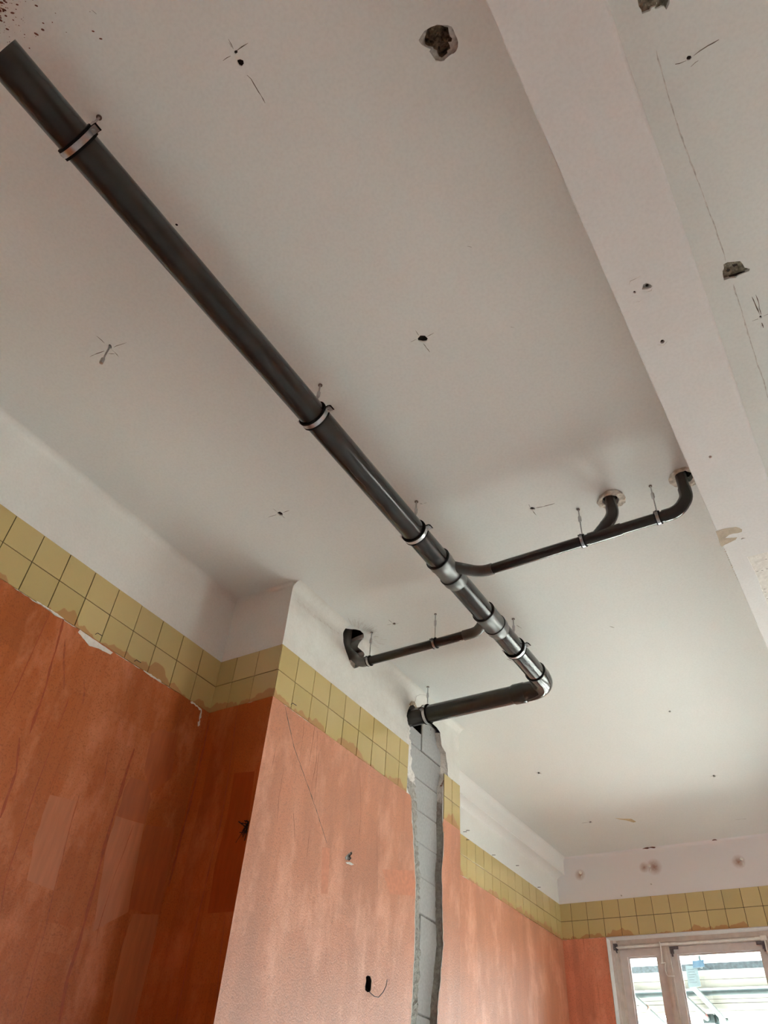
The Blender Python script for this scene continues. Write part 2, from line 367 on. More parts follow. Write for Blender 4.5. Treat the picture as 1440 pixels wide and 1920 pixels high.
# ------------------------------------------------------------------ measured outlines (metres)
PATCH_OUT=[(-0.397,0.535),(-0.387,0.53),(-0.373,0.524),(-0.364,0.524),(-0.351,0.525),(-0.334,0.529),(-0.323,0.536),(-0.309,0.545),(-0.301,0.554),(-0.3,0.565),(-0.301,0.577),(-0.301,0.588),(-0.303,0.598),(-0.31,0.61),(-0.318,0.615),(-0.327,0.617),(-0.332,0.615),(-0.339,0.615),(-0.35,0.616),(-0.36,0.619),(-0.369,0.616),(-0.381,0.607),(-0.383,0.597),(-0.384,0.585),(-0.385,0.576),(-0.379,0.573),(-0.387,0.564),(-0.391,0.558),(-0.396,0.55),(-0.398,0.54)]
PATCH_IN=[(-0.38,0.54),(-0.37,0.531),(-0.364,0.526),(-0.349,0.526),(-0.334,0.53),(-0.328,0.535),(-0.319,0.545),(-0.311,0.552),(-0.315,0.563),(-0.317,0.574),(-0.314,0.582),(-0.319,0.588),(-0.328,0.584),(-0.328,0.593),(-0.331,0.602),(-0.341,0.602),(-0.343,0.608),(-0.353,0.609),(-0.362,0.61),(-0.368,0.602),(-0.368,0.594),(-0.366,0.586),(-0.372,0.578),(-0.372,0.572),(-0.382,0.564),(-0.387,0.556),(-0.385,0.547)]
HOLES=[[(-0.876,0.282),(-0.868,0.285),(-0.871,0.291),(-0.88,0.291),(-0.882,0.286)],[(-0.886,0.305),(-0.876,0.308),(-0.87,0.315),(-0.874,0.323),(-0.885,0.325),(-0.89,0.318),(-0.889,0.31)],[(-1.411,0.588),(-1.404,0.588),(-1.401,0.593),(-1.404,0.599),(-1.412,0.598),(-1.414,0.593)],[(-2.012,0.829),(-2.007,0.828),(-2.002,0.83),(-2.001,0.836),(-2.01,0.847),(-2.015,0.848),(-2.016,0.843),(-2.016,0.838),(-2.015,0.834)],[(-0.905,1.413),(-0.888,1.406),(-0.873,1.415),(-0.869,1.433),(-0.88,1.441),(-0.893,1.436),(-0.908,1.423)],[(-2.024,1.959),(-2.007,1.961),(-2.004,1.978),(-2.013,1.99),(-2.025,1.985),(-2.029,1.971)],[(-0.913,2.507),(-0.901,2.506),(-0.893,2.517),(-0.895,2.527),(-0.907,2.526),(-0.914,2.517)],[(-2.019,3.059),(-2.005,3.057),(-2.001,3.07),(-2.013,3.078),(-2.022,3.071)],[(-2.084,6.459),(-2.059,6.456),(-2.055,6.484),(-2.079,6.496)],[(-2.079,5.329),(-2.062,5.33),(-2.064,5.357),(-2.083,5.36)],[(-0.906,5.892),(-0.889,5.888),(-0.884,5.917),(-0.902,5.926)],[(-1.364,2.235),(-1.359,2.235),(-1.354,2.238),(-1.352,2.245),(-1.357,2.246),(-1.365,2.242)],[(0.239,0.964),(0.243,0.962),(0.25,0.966),(0.25,0.972),(0.245,0.975),(0.239,0.972),(0.237,0.968)],[(0.235,1.94),(0.239,1.938),(0.243,1.943),(0.242,1.95),(0.238,1.951),(0.234,1.947)],[(-0.907,4.761),(-0.893,4.763),(-0.895,4.782),(-0.906,4.782)]]
CHIP_A=[(0.163,0.759),(0.167,0.754),(0.229,0.791),(0.237,0.802),(0.234,0.81),(0.223,0.82),(0.221,0.811),(0.215,0.806),(0.206,0.806),(0.198,0.803),(0.197,0.799),(0.202,0.797),(0.19,0.795),(0.185,0.8),(0.179,0.799),(0.171,0.797),(0.164,0.796),(0.165,0.786),(0.162,0.776),(0.162,0.768)]
CHIP_B=[(0.162,1.709),(0.165,1.691),(0.171,1.685),(0.174,1.667),(0.187,1.665),(0.216,1.678),(0.225,1.682),(0.23,1.697),(0.233,1.715),(0.247,1.728),(0.243,1.736),(0.225,1.735),(0.206,1.735),(0.198,1.74),(0.181,1.732),(0.161,1.731)]
CRACKS=[[(-0.871,0.249),(-0.874,0.265),(-0.876,0.277)],[(-0.872,0.286),(-0.851,0.286),(-0.828,0.287)],[(-0.923,0.285),(-0.909,0.285),(-0.895,0.287)],[(-0.876,0.257),(-0.878,0.271)],[(-0.885,0.351),(-0.882,0.366),(-0.884,0.392),(-0.884,0.405),(-0.887,0.441)],[(-2.019,0.775),(-2.016,0.8),(-2.017,0.815)],[(-1.998,0.847),(-1.967,0.851),(-1.935,0.857)],[(-2.124,0.831),(-2.084,0.835),(-2.047,0.841)],[(-2.016,0.85),(-2.014,0.867),(-2.016,0.891)],[(-2.042,0.858),(-2.019,0.873)],[(-0.892,1.376),(-0.893,1.401)],[(-0.87,1.423),(-0.837,1.42)],[(-0.935,1.412),(-0.909,1.413)],[(-0.896,1.441),(-0.893,1.491)],[(-2.025,1.926),(-2.021,1.954)],[(-1.995,1.974),(-1.96,1.975)],[(-2.088,1.967),(-2.037,1.971)],[(-2.016,1.987),(-2.015,2.013)],[(-1.331,2.245),(-1.344,2.241)],[(-0.907,2.481),(-0.909,2.501)],[(-0.888,2.52),(-0.839,2.529),(-0.794,2.532)],[(-0.909,2.533),(-0.906,2.571)],[(-2.019,3.012),(-2.016,3.057)],[(-2.055,3.058),(-2.025,3.064)],[(-2.003,3.07),(-1.984,3.073)],[(-2.148,6.462),(-2.085,6.473)],[(-0.956,6.85),(-0.865,6.86)],[(-0.914,3.635),(-0.895,3.662)],[(-2.09,5.324),(-2.057,5.371)],[(-0.924,5.905),(-0.867,5.909)],[(-1.381,3.392),(-1.368,3.436)],[(-1.485,3.732),(-1.469,3.76)],[(-1.586,3.704),(-1.564,3.749)],[(-1.165,-0.009),(-1.161,0.005)],[(-0.564,1.167),(-0.552,1.177)],[(-0.569,1.54),(-0.558,1.549)],[(0.256,0.969),(0.276,0.966),(0.297,0.964),(0.327,0.965)],[(0.206,0.965),(0.216,0.969),(0.236,0.971)],[(0.242,0.994),(0.256,0.989),(0.265,0.989)],[(0.243,1.841),(0.245,1.878),(0.242,1.903),(0.242,1.935)],[(0.229,1.843),(0.234,1.887),(0.238,1.935)],[(0.208,1.948),(0.229,1.949)],[(0.248,1.945),(0.266,1.944)],[(0.237,1.972),(0.23,1.993)],[(0.237,1.972),(0.238,1.997)]]
SEAM=[(0.17,0.903),(0.167,0.973),(0.166,1.03),(0.166,1.107),(0.166,1.16),(0.183,1.546),(0.184,1.593),(0.186,1.631),(0.183,1.658)]
SEAM2=[(0.184,1.762),(0.185,1.865),(0.184,1.995),(0.184,2.145),(0.188,2.245),(0.185,2.345)]
PIPEHOLE1=[(-0.599,2.626),(-0.588,2.603),(-0.568,2.591),(-0.546,2.596),(-0.529,2.611),(-0.523,2.632),(-0.528,2.652),(-0.54,2.669),(-0.555,2.678),(-0.578,2.672),(-0.594,2.655)]
RING1=[(-0.624,2.619),(-0.595,2.577),(-0.553,2.559),(-0.516,2.573),(-0.495,2.602),(-0.492,2.642),(-0.505,2.676),(-0.531,2.689),(-0.556,2.689),(-0.596,2.68),(-0.618,2.651)]
PIPEHOLE2=[(-0.261,2.627),(-0.251,2.606),(-0.231,2.596),(-0.209,2.599),(-0.187,2.624),(-0.19,2.66),(-0.207,2.677),(-0.236,2.673),(-0.258,2.647)]
RING2=[(-0.291,2.622),(-0.274,2.588),(-0.24,2.57),(-0.202,2.574),(-0.167,2.609),(-0.166,2.662),(-0.182,2.707),(-0.213,2.71),(-0.249,2.699),(-0.276,2.677),(-0.292,2.649)]
PEEL=[(-1.852,6.449),(-1.796,6.492),(-1.727,6.519),(-1.708,6.6),(-1.735,6.61),(-1.777,6.541),(-1.82,6.499)]
BHOLES=[[(-0.086,1.438),(-0.077,1.423),(-0.067,1.422),(-0.059,1.431),(-0.054,1.442),(-0.06,1.446),(-0.072,1.445)],[(-0.112,1.432),(-0.108,1.431),(-0.105,1.435),(-0.106,1.44),(-0.11,1.44),(-0.113,1.436)],[(-0.093,1.658),(-0.088,1.654),(-0.082,1.657),(-0.081,1.665),(-0.086,1.67),(-0.092,1.669),(-0.095,1.663)],[(-0.088,2.266),(-0.083,2.263),(-0.078,2.266),(-0.077,2.272),(-0.081,2.278),(-0.087,2.275)],[(-0.091,2.818),(-0.084,2.814),(-0.072,2.822),(-0.083,2.822),(-0.09,2.824)]]
BCRACKS=[[(-0.116,1.403),(-0.108,1.391),(-0.094,1.391),(-0.076,1.39)],[(-0.087,1.446),(-0.075,1.454),(-0.062,1.456),(-0.056,1.448)],[(-0.122,1.446),(-0.116,1.448)],[(-0.117,1.472),(-0.107,1.476),(-0.099,1.474)],[(-0.107,1.666),(-0.088,1.678),(-0.07,1.667)]]
BPEEL=[(-0.172,2.719),(-0.162,2.719),(-0.13,2.719),(-0.092,2.729),(-0.081,2.74),(-0.073,2.757),(-0.077,2.771),(-0.088,2.773),(-0.11,2.768),(-0.128,2.767),(-0.147,2.782),(-0.124,2.792),(-0.102,2.8),(-0.111,2.812),(-0.138,2.821),(-0.155,2.826),(-0.173,2.834),(-0.177,2.82),(-0.173,2.763)]
BPATCH=[(-0.095,2.956),(-0.023,2.959),(0.045,2.96),(0.032,3.29),(-0.064,3.417),(-0.091,3.377),(-0.091,3.277),(-0.088,3.143),(-0.089,3.078),(-0.092,3.012)]
BDOTS=[(-0.079,3.085),(-0.058,3.087),(-0.038,3.085),(-0.079,3.236),(-0.08,3.263),(-0.082,3.319),(-0.027,3.012)]
CH_OUTL=[(3.72,3.719),(3.74,3.568),(3.754,3.456),(3.748,3.35),(3.767,3.301),(3.814,3.263),(3.831,3.128),(3.852,3.051),(3.877,2.917),(3.897,2.814),(3.901,2.673),(3.908,2.495),(3.906,2.409),(3.901,2.325),(3.897,2.203),(3.898,2.149)]
CH_OUTR=[(4.166,3.841),(4.187,3.758),(4.247,3.731),(4.275,3.639),(4.284,3.555),(4.226,3.514),(4.209,3.465),(4.211,3.394),(4.207,3.242),(4.225,3.192),(4.222,3.103),(4.202,2.948),(4.211,2.798),(4.228,2.637),(4.234,2.564),(4.215,2.469),(4.2,2.378),(4.178,2.288),(4.171,2.188)]
CH_TOP=[(3.722,3.757),(3.736,3.808),(3.767,3.856),(3.801,3.885),(3.83,3.879),(3.85,3.869),(3.902,3.906),(3.971,3.926),(4.049,3.882),(4.114,3.858)]
CH_INL=[(3.834,3.777),(3.851,3.621),(3.873,3.485),(3.931,3.414),(3.953,3.262),(3.972,3.067),(4.018,2.87),(4.019,2.688),(4.039,2.525),(4.038,2.35),(4.023,2.223),(4.027,2.168)]
CH_INR=[(4.212,3.868),(4.226,3.741),(4.237,3.63),(4.204,3.439),(4.193,3.254),(4.205,3.069),(4.227,2.871),(4.24,2.68),(4.222,2.563),(4.228,2.384),(4.214,2.195)]
JOINTS=[[(3.867,3.647),(4.229,3.627)],[(3.94,3.441),(4.204,3.439)],[(3.942,3.253),(4.174,3.248)],[(3.977,3.069),(4.205,3.064)],[(3.988,2.892),(4.234,2.872)],[(4.023,2.689),(4.24,2.68)]]
VJOINT=[(3.972,3.762),(3.98,3.639)]
WALLHOLE_x=[(2.962,3.934),(2.967,3.971),(2.978,3.98),(3.007,3.993),(3.086,4.036),(3.129,4.053),(3.167,4.053),(3.175,4.026),(3.156,3.983),(3.165,3.956),(3.185,3.931),(3.199,3.921),(3.181,3.852),(3.154,3.812),(3.133,3.793),(3.108,3.775),(3.089,3.775),(3.071,3.783),(3.038,3.815),(3.011,3.839),(2.976,3.881)]
WALLHOLE_c=[(-2.3,2.978),(-2.287,2.991),(-2.249,3.017),(-2.233,3.038),(-2.233,3.074),(-2.257,3.116)]
SPOT_HOLE=[(3.456,2.273),(3.472,2.282),(3.494,2.283),(3.509,2.267),(3.508,2.238),(3.503,2.22),(3.482,2.214),(3.459,2.218),(3.453,2.233),(3.46,2.254)]
SPOT_WIRE=[(3.456,2.233),(3.479,2.217),(3.504,2.204),(3.538,2.204),(3.588,2.232),(3.614,2.265),(3.618,2.291)]
CHIP_P=[(3.189,2.741),(3.219,2.769),(3.243,2.785),(3.253,2.779),(3.233,2.759),(3.248,2.754),(3.233,2.74),(3.202,2.733)]
CHIP_P2=[(3.198,2.721),(3.234,2.733),(3.273,2.732),(3.253,2.722),(3.21,2.717)]
DIAG=[(2.672,3.108),(2.753,3.032),(2.826,2.963),(2.898,2.894),(2.981,2.81),(3.028,2.759)]
TOPWIRE=[(3.813,3.916),(3.814,3.954),(3.831,3.984),(3.85,4.0),(3.898,4.031)]
TILE_R=[(4.331,3.559),(4.449,3.558),(4.332,3.415),(4.447,3.413),(4.208,3.41),(4.286,3.557)]
RAG_LEFT=[(1.18,3.279),(1.24,3.282),(1.304,3.292),(1.379,3.281),(1.455,3.285),(1.523,3.288),(1.596,3.283),(1.666,3.286),(1.739,3.289),(1.814,3.293),(1.883,3.285),(1.952,3.278),(2.033,3.282),(2.115,3.29),(2.176,3.281),(2.247,3.288),(2.324,3.285),(2.389,3.276),(2.47,3.279)]
RUST=[(-2.485,3.831),(-1.834,3.826),(-1.045,3.797)]
WNAILS=[(-2.123,3.603),(-1.841,3.673)]
LNAILS=[(5.369,3.633),(5.36,3.559),(5.834,3.588),(6.311,3.643),(6.772,3.592),(5.319,3.606)]
LWSTREAK=[[(1.508,3.282),(1.515,3.24),(1.53,3.132),(1.54,3.047),(1.551,2.983),(1.559,2.898),(1.56,2.828),(1.566,2.77)],[(1.533,2.741),(1.574,2.621),(1.578,2.561),(1.584,2.45)],[(1.439,3.268),(1.437,3.141),(1.437,3.043),(1.437,2.924),(1.431,2.814)],[(1.672,2.985),(1.674,2.794),(1.678,2.669),(1.677,2.598),(1.685,2.491),(1.688,2.433),(1.697,2.267),(1.725,2.163)],[(2.074,2.924),(2.07,2.824),(2.072,2.653),(2.073,2.507),(2.082,2.373),(2.086,2.257),(2.09,2.165),(2.087,2.035),(2.106,1.9)],[(1.947,2.855),(1.975,2.716)],[(1.877,2.65),(1.878,2.607),(1.885,2.497),(1.898,2.4),(1.908,2.281),(1.923,2.175),(1.933,2.051),(1.942,1.981),(1.946,1.876)],[(2.187,2.624),(2.178,2.518),(2.163,2.408),(2.162,2.294),(2.16,2.211),(2.169,2.169)],[(2.296,2.301),(2.298,2.197),(2.297,2.085),(2.315,1.93)],[(1.551,3.202),(1.58,3.121),(1.611,3.059),(1.635,3.0)],[(1.708,3.083),(1.729,3.046),(1.745,2.987)],[(2.272,3.229),(2.278,3.091),(2.289,2.962)]]
LWLIGHT=[[(1.747,2.595),(1.874,2.616),(1.906,2.287),(1.78,2.29),(1.751,2.44)],[(2.083,2.627),(2.243,2.646),(2.264,2.457),(2.285,2.305),(2.138,2.2),(2.086,2.476)],[(2.314,2.305),(2.449,2.334),(2.504,1.952),(2.326,1.926),(2.298,2.197)]]
LWDARK=[[(2.1,2.803),(2.199,2.817),(2.246,2.753),(2.248,2.648),(2.092,2.63),(2.084,2.726)],[(2.142,3.023),(2.184,3.068),(2.297,3.09),(2.324,2.881),(2.235,2.781),(2.16,2.859)],[(2.254,2.646),(2.42,2.685),(2.459,2.336),(2.285,2.315),(2.261,2.492)]]
PSSTREAK=[[(-2.526,3.288),(-2.5,3.057),(-2.487,2.923),(-2.473,2.676),(-2.483,2.564),(-2.49,2.318),(-2.497,2.157),(-2.495,2.035),(-2.492,1.943)],[(-2.34,2.307),(-2.325,2.148),(-2.301,2.001),(-2.301,1.94)],[(-2.704,3.238),(-2.696,3.094),(-2.697,2.871),(-2.703,2.65),(-2.71,2.447)]]
PSDARK=[[(-2.453,2.917),(-2.326,2.904),(-2.275,2.541),(-2.272,2.318),(-2.441,2.321),(-2.455,2.502),(-2.441,2.711)]]
PSPATCH=[[(-2.521,2.32),(-2.28,2.312),(-2.266,1.94),(-2.473,1.943)]]
PFSTREAK=[[(2.72,3.281),(2.728,3.206),(2.729,3.118),(2.732,3.067)],[(2.813,3.28),(2.811,3.176),(2.808,3.063)],[(2.841,3.268),(2.864,3.115),(2.852,2.995),(2.854,2.941)],[(2.875,3.179),(2.881,3.035),(2.889,2.909)],[(2.624,2.979),(2.624,2.909),(2.621,2.84),(2.639,2.724)],[(2.545,3.063),(2.538,2.929)],[(3.258,3.186),(3.3,2.984),(3.297,2.869)],[(2.879,2.788),(2.886,2.638)],[(3.463,2.98),(3.506,2.655)],[(2.738,2.819),(2.782,2.691)]]
PFPATCH=[[(3.539,2.784),(3.877,2.874),(3.893,2.744),(3.63,2.687)],[(2.993,2.731),(3.057,2.745),(3.068,2.641),(3.078,2.544),(3.026,2.531)]]
BLACKSPOT=[(-2.379,2.694),(-2.338,2.74),(-2.316,2.702),(-2.298,2.677),(-2.292,2.626),(-2.321,2.623),(-2.338,2.654)]
# ================================================================== STRUCTURE
_lk = link
def link(name, me, mat, parent=None, smooth=False):
    o = _lk(name, me, mat, parent, smooth)
    if parent is not None: o.matrix_parent_inverse = Matrix.Translation(-parent.location)
    return o
def struct(name, mb, mat, parent=None, smooth=False):
    o = mb.build(name, mat, parent, smooth)
    if parent is None: o['kind'] = 'structure'
    return o
R2 = lambda a, b, c, d: [(a, b), (c, b), (c, d), (a, d)]
# ---- shell
struct('floor', MB().box(XL - .3, XR + .3, YN - .3, YF + .27, -0.2, 0.0), 'floor')
struct('roof_slab', MB().box(XL - .3, XR + .3, YN - .3, YF + .27, 4.30, 4.5), 'void')
# ceiling with every opening cut through it
CH = R2(-2.345, 2.965, -2.301, 3.19)
WH_C = [(-2.305, 2.967), (-2.30, 2.978), (-2.287, 2.991), (-2.249, 3.017), (-2.233, 3.038), (-2.233, 3.074), (-2.245, 3.098), (-2.257, 3.114), (-2.283, 3.119), (-2.305, 3.12), (-2.62, 3.185), (-2.62, 2.967)]
ceil_holes = [PATCH_OUT] + HOLES + [CHIP_A, CHIP_B, PIPEHOLE1, PIPEHOLE2, WH_C]
cm = sheet(MB(), 'z', H, R2(XL - .05, YN - .05, XR + .05, YF + .05), ceil_holes, back=0.03)
ceiling = struct('ceiling', cm, 'ceiling')
for lp in (PIPEHOLE1, PIPEHOLE2):
    b = MB(); rim(b, 'z', H + .03, H + .3, lp); b.build('pipe_sleeve', 'void', ceiling)
def rough2(ax, d, lp, hole, step, amp, name, mat, parent, sgn=1):
    lp = subdiv_loop(lp, step); hl = subdiv_loop(hole, step); pts = [Vector(p) for p in lp] + [Vector(p) for p in hl]; n = len(lp); k = len(hl)
    E = [(i, (i+1) % n) for i in range(n)] + [(n+i, n+(i+1) % k) for i in range(k)]
    xs = [p[0] for p in lp]; ys = [p[1] for p in lp]; x = min(xs)
    while x < max(xs):
        y = min(ys)
        while y < max(ys):
            q = (x + random.uniform(-.3, .3) * step, y + random.uniform(-.3, .3) * step)
            if inside(q, lp) and not inside(q, hl): pts.append(Vector(q))
            y += step
        x += step
    vo, eo, fo, *_ = geometry.delaunay_2d_cdt(pts, E, [], 0, 1e-6)
    F = []
    for f in fo:
        c = sum((vo[i] for i in f), Vector((0, 0))) / len(f)
        if inside(c, lp) and not inside(c, hl): F.append(f)
    mb = MB().add([AX[ax](v.x, v.y, d + sgn * amp * (0.6 * noise.noise(Vector((v.x*70, v.y*70, 1.7))) + 0.6 * random.random())) for v in vo], F)
    return mb.build(name, mat, parent)
tag(rough2('z', H + .006, PATCH_OUT, PATCH_IN, .006, .002, 'scraped_rim', 'scrape', ceiling), 'scraped grey rim round the broken patch')
b = rough(MB(), 'z', H + .032, PATCH_IN, .006, .010); rim(b, 'z', H + .006, H + .034, PATCH_IN)
tag(b.build('broken_patch', 'aggregate', ceiling), 'brown aggregate laid bare in the broken patch')
b = rough(MB(), 'z', H + .014, CHIP_A, .006, .008); tag(b.build('chipped_recess', 'chipwood', ceiling), 'angular chipped recess at the top edge')
b = rough(MB(), 'z', H + .014, CHIP_B, .005, .007); tag(b.build('chipped_recess', 'chipwood', ceiling), 'square chipped recess right of the beam')
for r in ([(0.176,1.700),(0.183,1.694),(0.190,1.703),(0.181,1.708)], [(0.199,1.686),(0.214,1.690),(0.216,1.699),(0.201,1.697)], [(0.178,1.722),(0.214,1.728),(0.232,1.732),(0.231,1.735),(0.204,1.738),(0.18,1.73)]):
    sheet(MB(), 'z', H + .006, r).build('dark_slot', 'void', ceiling)
tag(rough2('z', H - .004, RING1, PIPEHOLE1, .008, .005, 'patch_ring', 'ringpatch', ceiling), 'rough ring of patching round the left pipe hole')
tag(rough2('z', H - .004, RING2, PIPEHOLE2, .008, .005, 'patch_ring', 'ringpatch', ceiling), 'rough ring of patching beside the beam')
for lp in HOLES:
    sheet(MB(), 'z', H + .007, lp).build('hole_shade_cap', 'void', ceiling)  # dark cap just inside each anchor hole, paints the shade of its depth
for i, c in enumerate(CRACKS):
    w = 0.0022 if i < 14 else 0.003
    strip(MB(), 'z', H, c, w, -0.0006, jag=.0006, step=.012).build('crack', 'crack', ceiling)
strip(MB(), 'z', H, SEAM, .0035, -.0008, jag=.0012, step=.02).build('seam_crack', 'crack_soft', ceiling)
strip(MB(), 'z', H, SEAM2, .004, -.0008, jag=.0012, step=.02).build('seam_crack', 'crack_soft', ceiling)
hc = [(sum(p[0] for p in lp) / len(lp), sum(p[1] for p in lp) / len(lp)) for lp in HOLES[:2]]
strip(MB(), 'z', H, [(hc[0][0] - .002, hc[0][1] + .008), ((hc[0][0] * .5 + hc[1][0] * .5) - .004, (hc[0][1] + hc[1][1]) / 2), (hc[1][0] - .003, hc[1][1] - .012)], .016, -.0005, jag=.002, step=.008).build('plaster_chip', 'filler', ceiling)
sheet(MB(), 'z', H - .001, PEEL).build('paint_stain', 'yellowstain', ceiling)
for (x, y) in ((-.012+.0, 1.0),):
    pass
b = MB()                                                     # rust droplets near the open end of the main pipe
for i in range(230):
    r = abs(random.gauss(0, 0.085)); a = random.uniform(0, 2 * math.pi); cx, cy = -1.395 + r * math.cos(a) * 1.3, -.15 + r * math.sin(a)
    s = random.choice((.0006, .0008, .001, .0015, .0026)) * random.uniform(.7, 1.3); al = random.uniform(.6, 1.1); e = random.uniform(1, 2.6)
    v = []
    for k in range(8):
        t = k * math.pi / 4; px, py = s * e * math.cos(t), s * math.sin(t)
        v.append((cx + px * math.cos(al) - py * math.sin(al), cy + px * math.sin(al) + py * math.cos(al), H - .0007))
    b.add(v, [tuple(range(8))])
tag(b.build('rust_droplets', 'rustdrop', ceiling), kind='stuff')
b = MB()                                                     # dust streaks fanning out of the wall breakthrough
for i in range(150):
    a = random.uniform(-1.15, 1.25); r0 = .075 + random.random() * .06; r1 = r0 + random.uniform(.015, .06)
    c0 = (-2.29, 3.08); strip(b, 'z', H, [(c0[0] + r0 * math.cos(a), c0[1] + r0 * math.sin(a) * 1.25), (c0[0] + r1 * math.cos(a), c0[1] + r1 * math.sin(a) * 1.25)], random.uniform(.001, .002), -.0006)
tag(b.build('dust_streaks', 'streak', ceiling), kind='stuff')

# ---- beam
BX0, BX1, BZ = -.169, .083, 3.70
b = MB(); sheet(b, 'z', BZ, R2(BX0 + .003, YN, BX1 - .012, YF), BHOLES + [BPATCH], back=0.02)
for x0, x1, sg, r in ((BX0, BX0 + .003, -1, .003), (BX1, BX1 - .012, 1, .012)):
    rows = []
    for k in range(5):
        t = k * math.pi / 8; rows.append([(x1 + sg * r * math.sin(t), y, BZ + r - r * math.cos(t)) for y in (YN, YF)])
    rows.append([(x0, y, H + .01) for y in (YN, YF)]); b.grid(rows)
beam = struct('trim_beam', b, 'beam', smooth=False)
rough(MB(), 'z', BZ + .004, BPATCH, .012, .0015).build('filled_recess', 'filler', beam)
for x, y in BDOTS:
    strip(MB(), 'z', BZ + .002, [(x - .004, y - .0005), (x, y), (x + .005, y + .001)], .003).build('chip', 'void', beam)
for lp in BHOLES[:3]:
    cx = sum(p[0] for p in lp) / len(lp); cy = sum(p[1] for p in lp) / len(lp)
    big = [(cx + (p[0] - cx) * 1.0, cy + (p[1] - cy) * 1.0) for p in lp]
    rough(MB(), 'z', BZ + .010, big, .004, .003).build('hole_floor', 'scrape', beam)
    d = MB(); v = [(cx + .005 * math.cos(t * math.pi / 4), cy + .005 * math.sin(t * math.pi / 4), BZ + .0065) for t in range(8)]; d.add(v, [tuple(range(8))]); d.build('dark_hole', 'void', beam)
for c in BCRACKS: strip(MB(), 'z', BZ, c, .0022, -.0006, jag=.0004, step=.01).build('crack', 'crack_soft', beam)
rough(MB(), 'z', BZ - .0008, BPEEL, .005, .0006, -1).build('peeled_patch', 'peel', beam)
b = MB()
for k in range(16):
    y = 2.86 + k * .016 + random.uniform(-.004, .004); s = random.uniform(.002, .006)
    b.add([(BX0, y - s, BZ - .0005), (BX0 + s * .9, y, BZ - .0006), (BX0, y + s, BZ - .0005), (BX0 - .0005, y, BZ + s)], [(0, 1, 2), (0, 2, 3)])
tag(b.build('chipped_edge', 'peel', beam), kind='stuff')

# ---- walls
wall_left = struct('wall_left', slab(MB(), 'x', XL, XL - .3, R2(YN - .3, 0, YF + .27, 4.3)), 'upper')
wall_near = struct('wall_near', MB().box(XL, XR, YN - .3, YN, 0, 4.3), 'upper')
W1 = (-2.309, -0.24, 0.75, 3.272); W2 = (0.18, 2.95, 0.75, 3.272)
wh = [R2(W[0] - .004, W[2] - .004, W[1] + .004, W[3] + .004) for W in (W1, W2)]
wall_far = struct('wall_far', slab(MB(), 'y', YF, YF + .27, R2(XL - .02, 0, XR + .02, 4.3), wh), 'farwall')
W3 = (5.0, 6.2, 0.9, 2.6); W_FILL = (-1.6, -1.1, 0.9, 2.1)  # second opening is invented, out of view, to let in fill light
wall_right = struct('wall_right', slab(MB(), 'x', XR, XR + .3, R2(YN - .3, 0, YF + .27, 4.3), [R2(W[0], W[2], W[1], W[3]) for W in (W3, W_FILL)]), 'upper')
# pier: front sheet with the chase and the breakthrough cut out of it
PX, PY0, PY1 = -2.30, 2.464, 4.446
notch = [(2.967, 3.98), (2.962, 3.934), (2.976, 3.881), (2.993, 3.858), (3.011, 3.839), (3.038, 3.815), (3.071, 3.783), (3.089, 3.777), (3.108, 3.775), (3.133, 3.793), (3.154, 3.812), (3.171, 3.83), (3.181, 3.852), (3.199, 3.921), (3.185, 3.935), (3.185, 3.98)]
low_l = [(3.898 + .008 * math.sin(z * 9), z) for z in (2.0, 1.7, 1.4, 1.1, .8, .5, .25, 0.0)]
low_r = [(4.17 + .008 * math.cos(z * 7), z) for z in (2.0, 1.7, 1.4, 1.1, .8, .5, .25, 0.0)]
OUTL = CH_OUTL + low_l; OUTR = CH_OUTR + low_r
jl = lambda L_, s, j: [L_[0]] + [q for a, b_ in zip(L_, L_[1:]) for q in ([(a[0] + (b_[0]-a[0]) * k / s + random.uniform(-j, j), a[1] + (b_[1]-a[1]) * k / s) for k in range(1, s)] + [b_])]
OUTL = jl(OUTL, 4, .004); OUTR = jl(OUTR, 4, .005); TOPC = jl(CH_TOP[:5] + [(3.85, 3.866), (3.90, 3.862), (3.97, 3.858), (4.05, 3.857), (4.114, 3.855)], 2, .003)
outline = [(PY0, 0), (PY0, 3.98)] + notch + [(PY1, 3.98), (PY1, 0)] + list(reversed(OUTR)) + list(reversed(TOPC)) + OUTL
pier = struct('wall_pier', sheet(MB(), 'x', PX, outline, [SPOT_HOLE, CHIP_P]), 'pier')
MB().grid([[(XL, PY0, 0), (PX, PY0, 0)], [(XL, PY0, 3.98), (PX, PY0, 3.98)]]).build('side_face', 'upper', pier)
MB().grid([[(XL, PY1, 0), (PX, PY1, 0)], [(XL, PY1, 3.98), (PX, PY1, 3.98)]]).build('side_face', 'pier', pier)
b = MB(); b.grid([[(x, y, z) for y, z in notch[:-1]] for x in (PX, PX - .06)]); b.build('hole_edge', 'pier', pier)
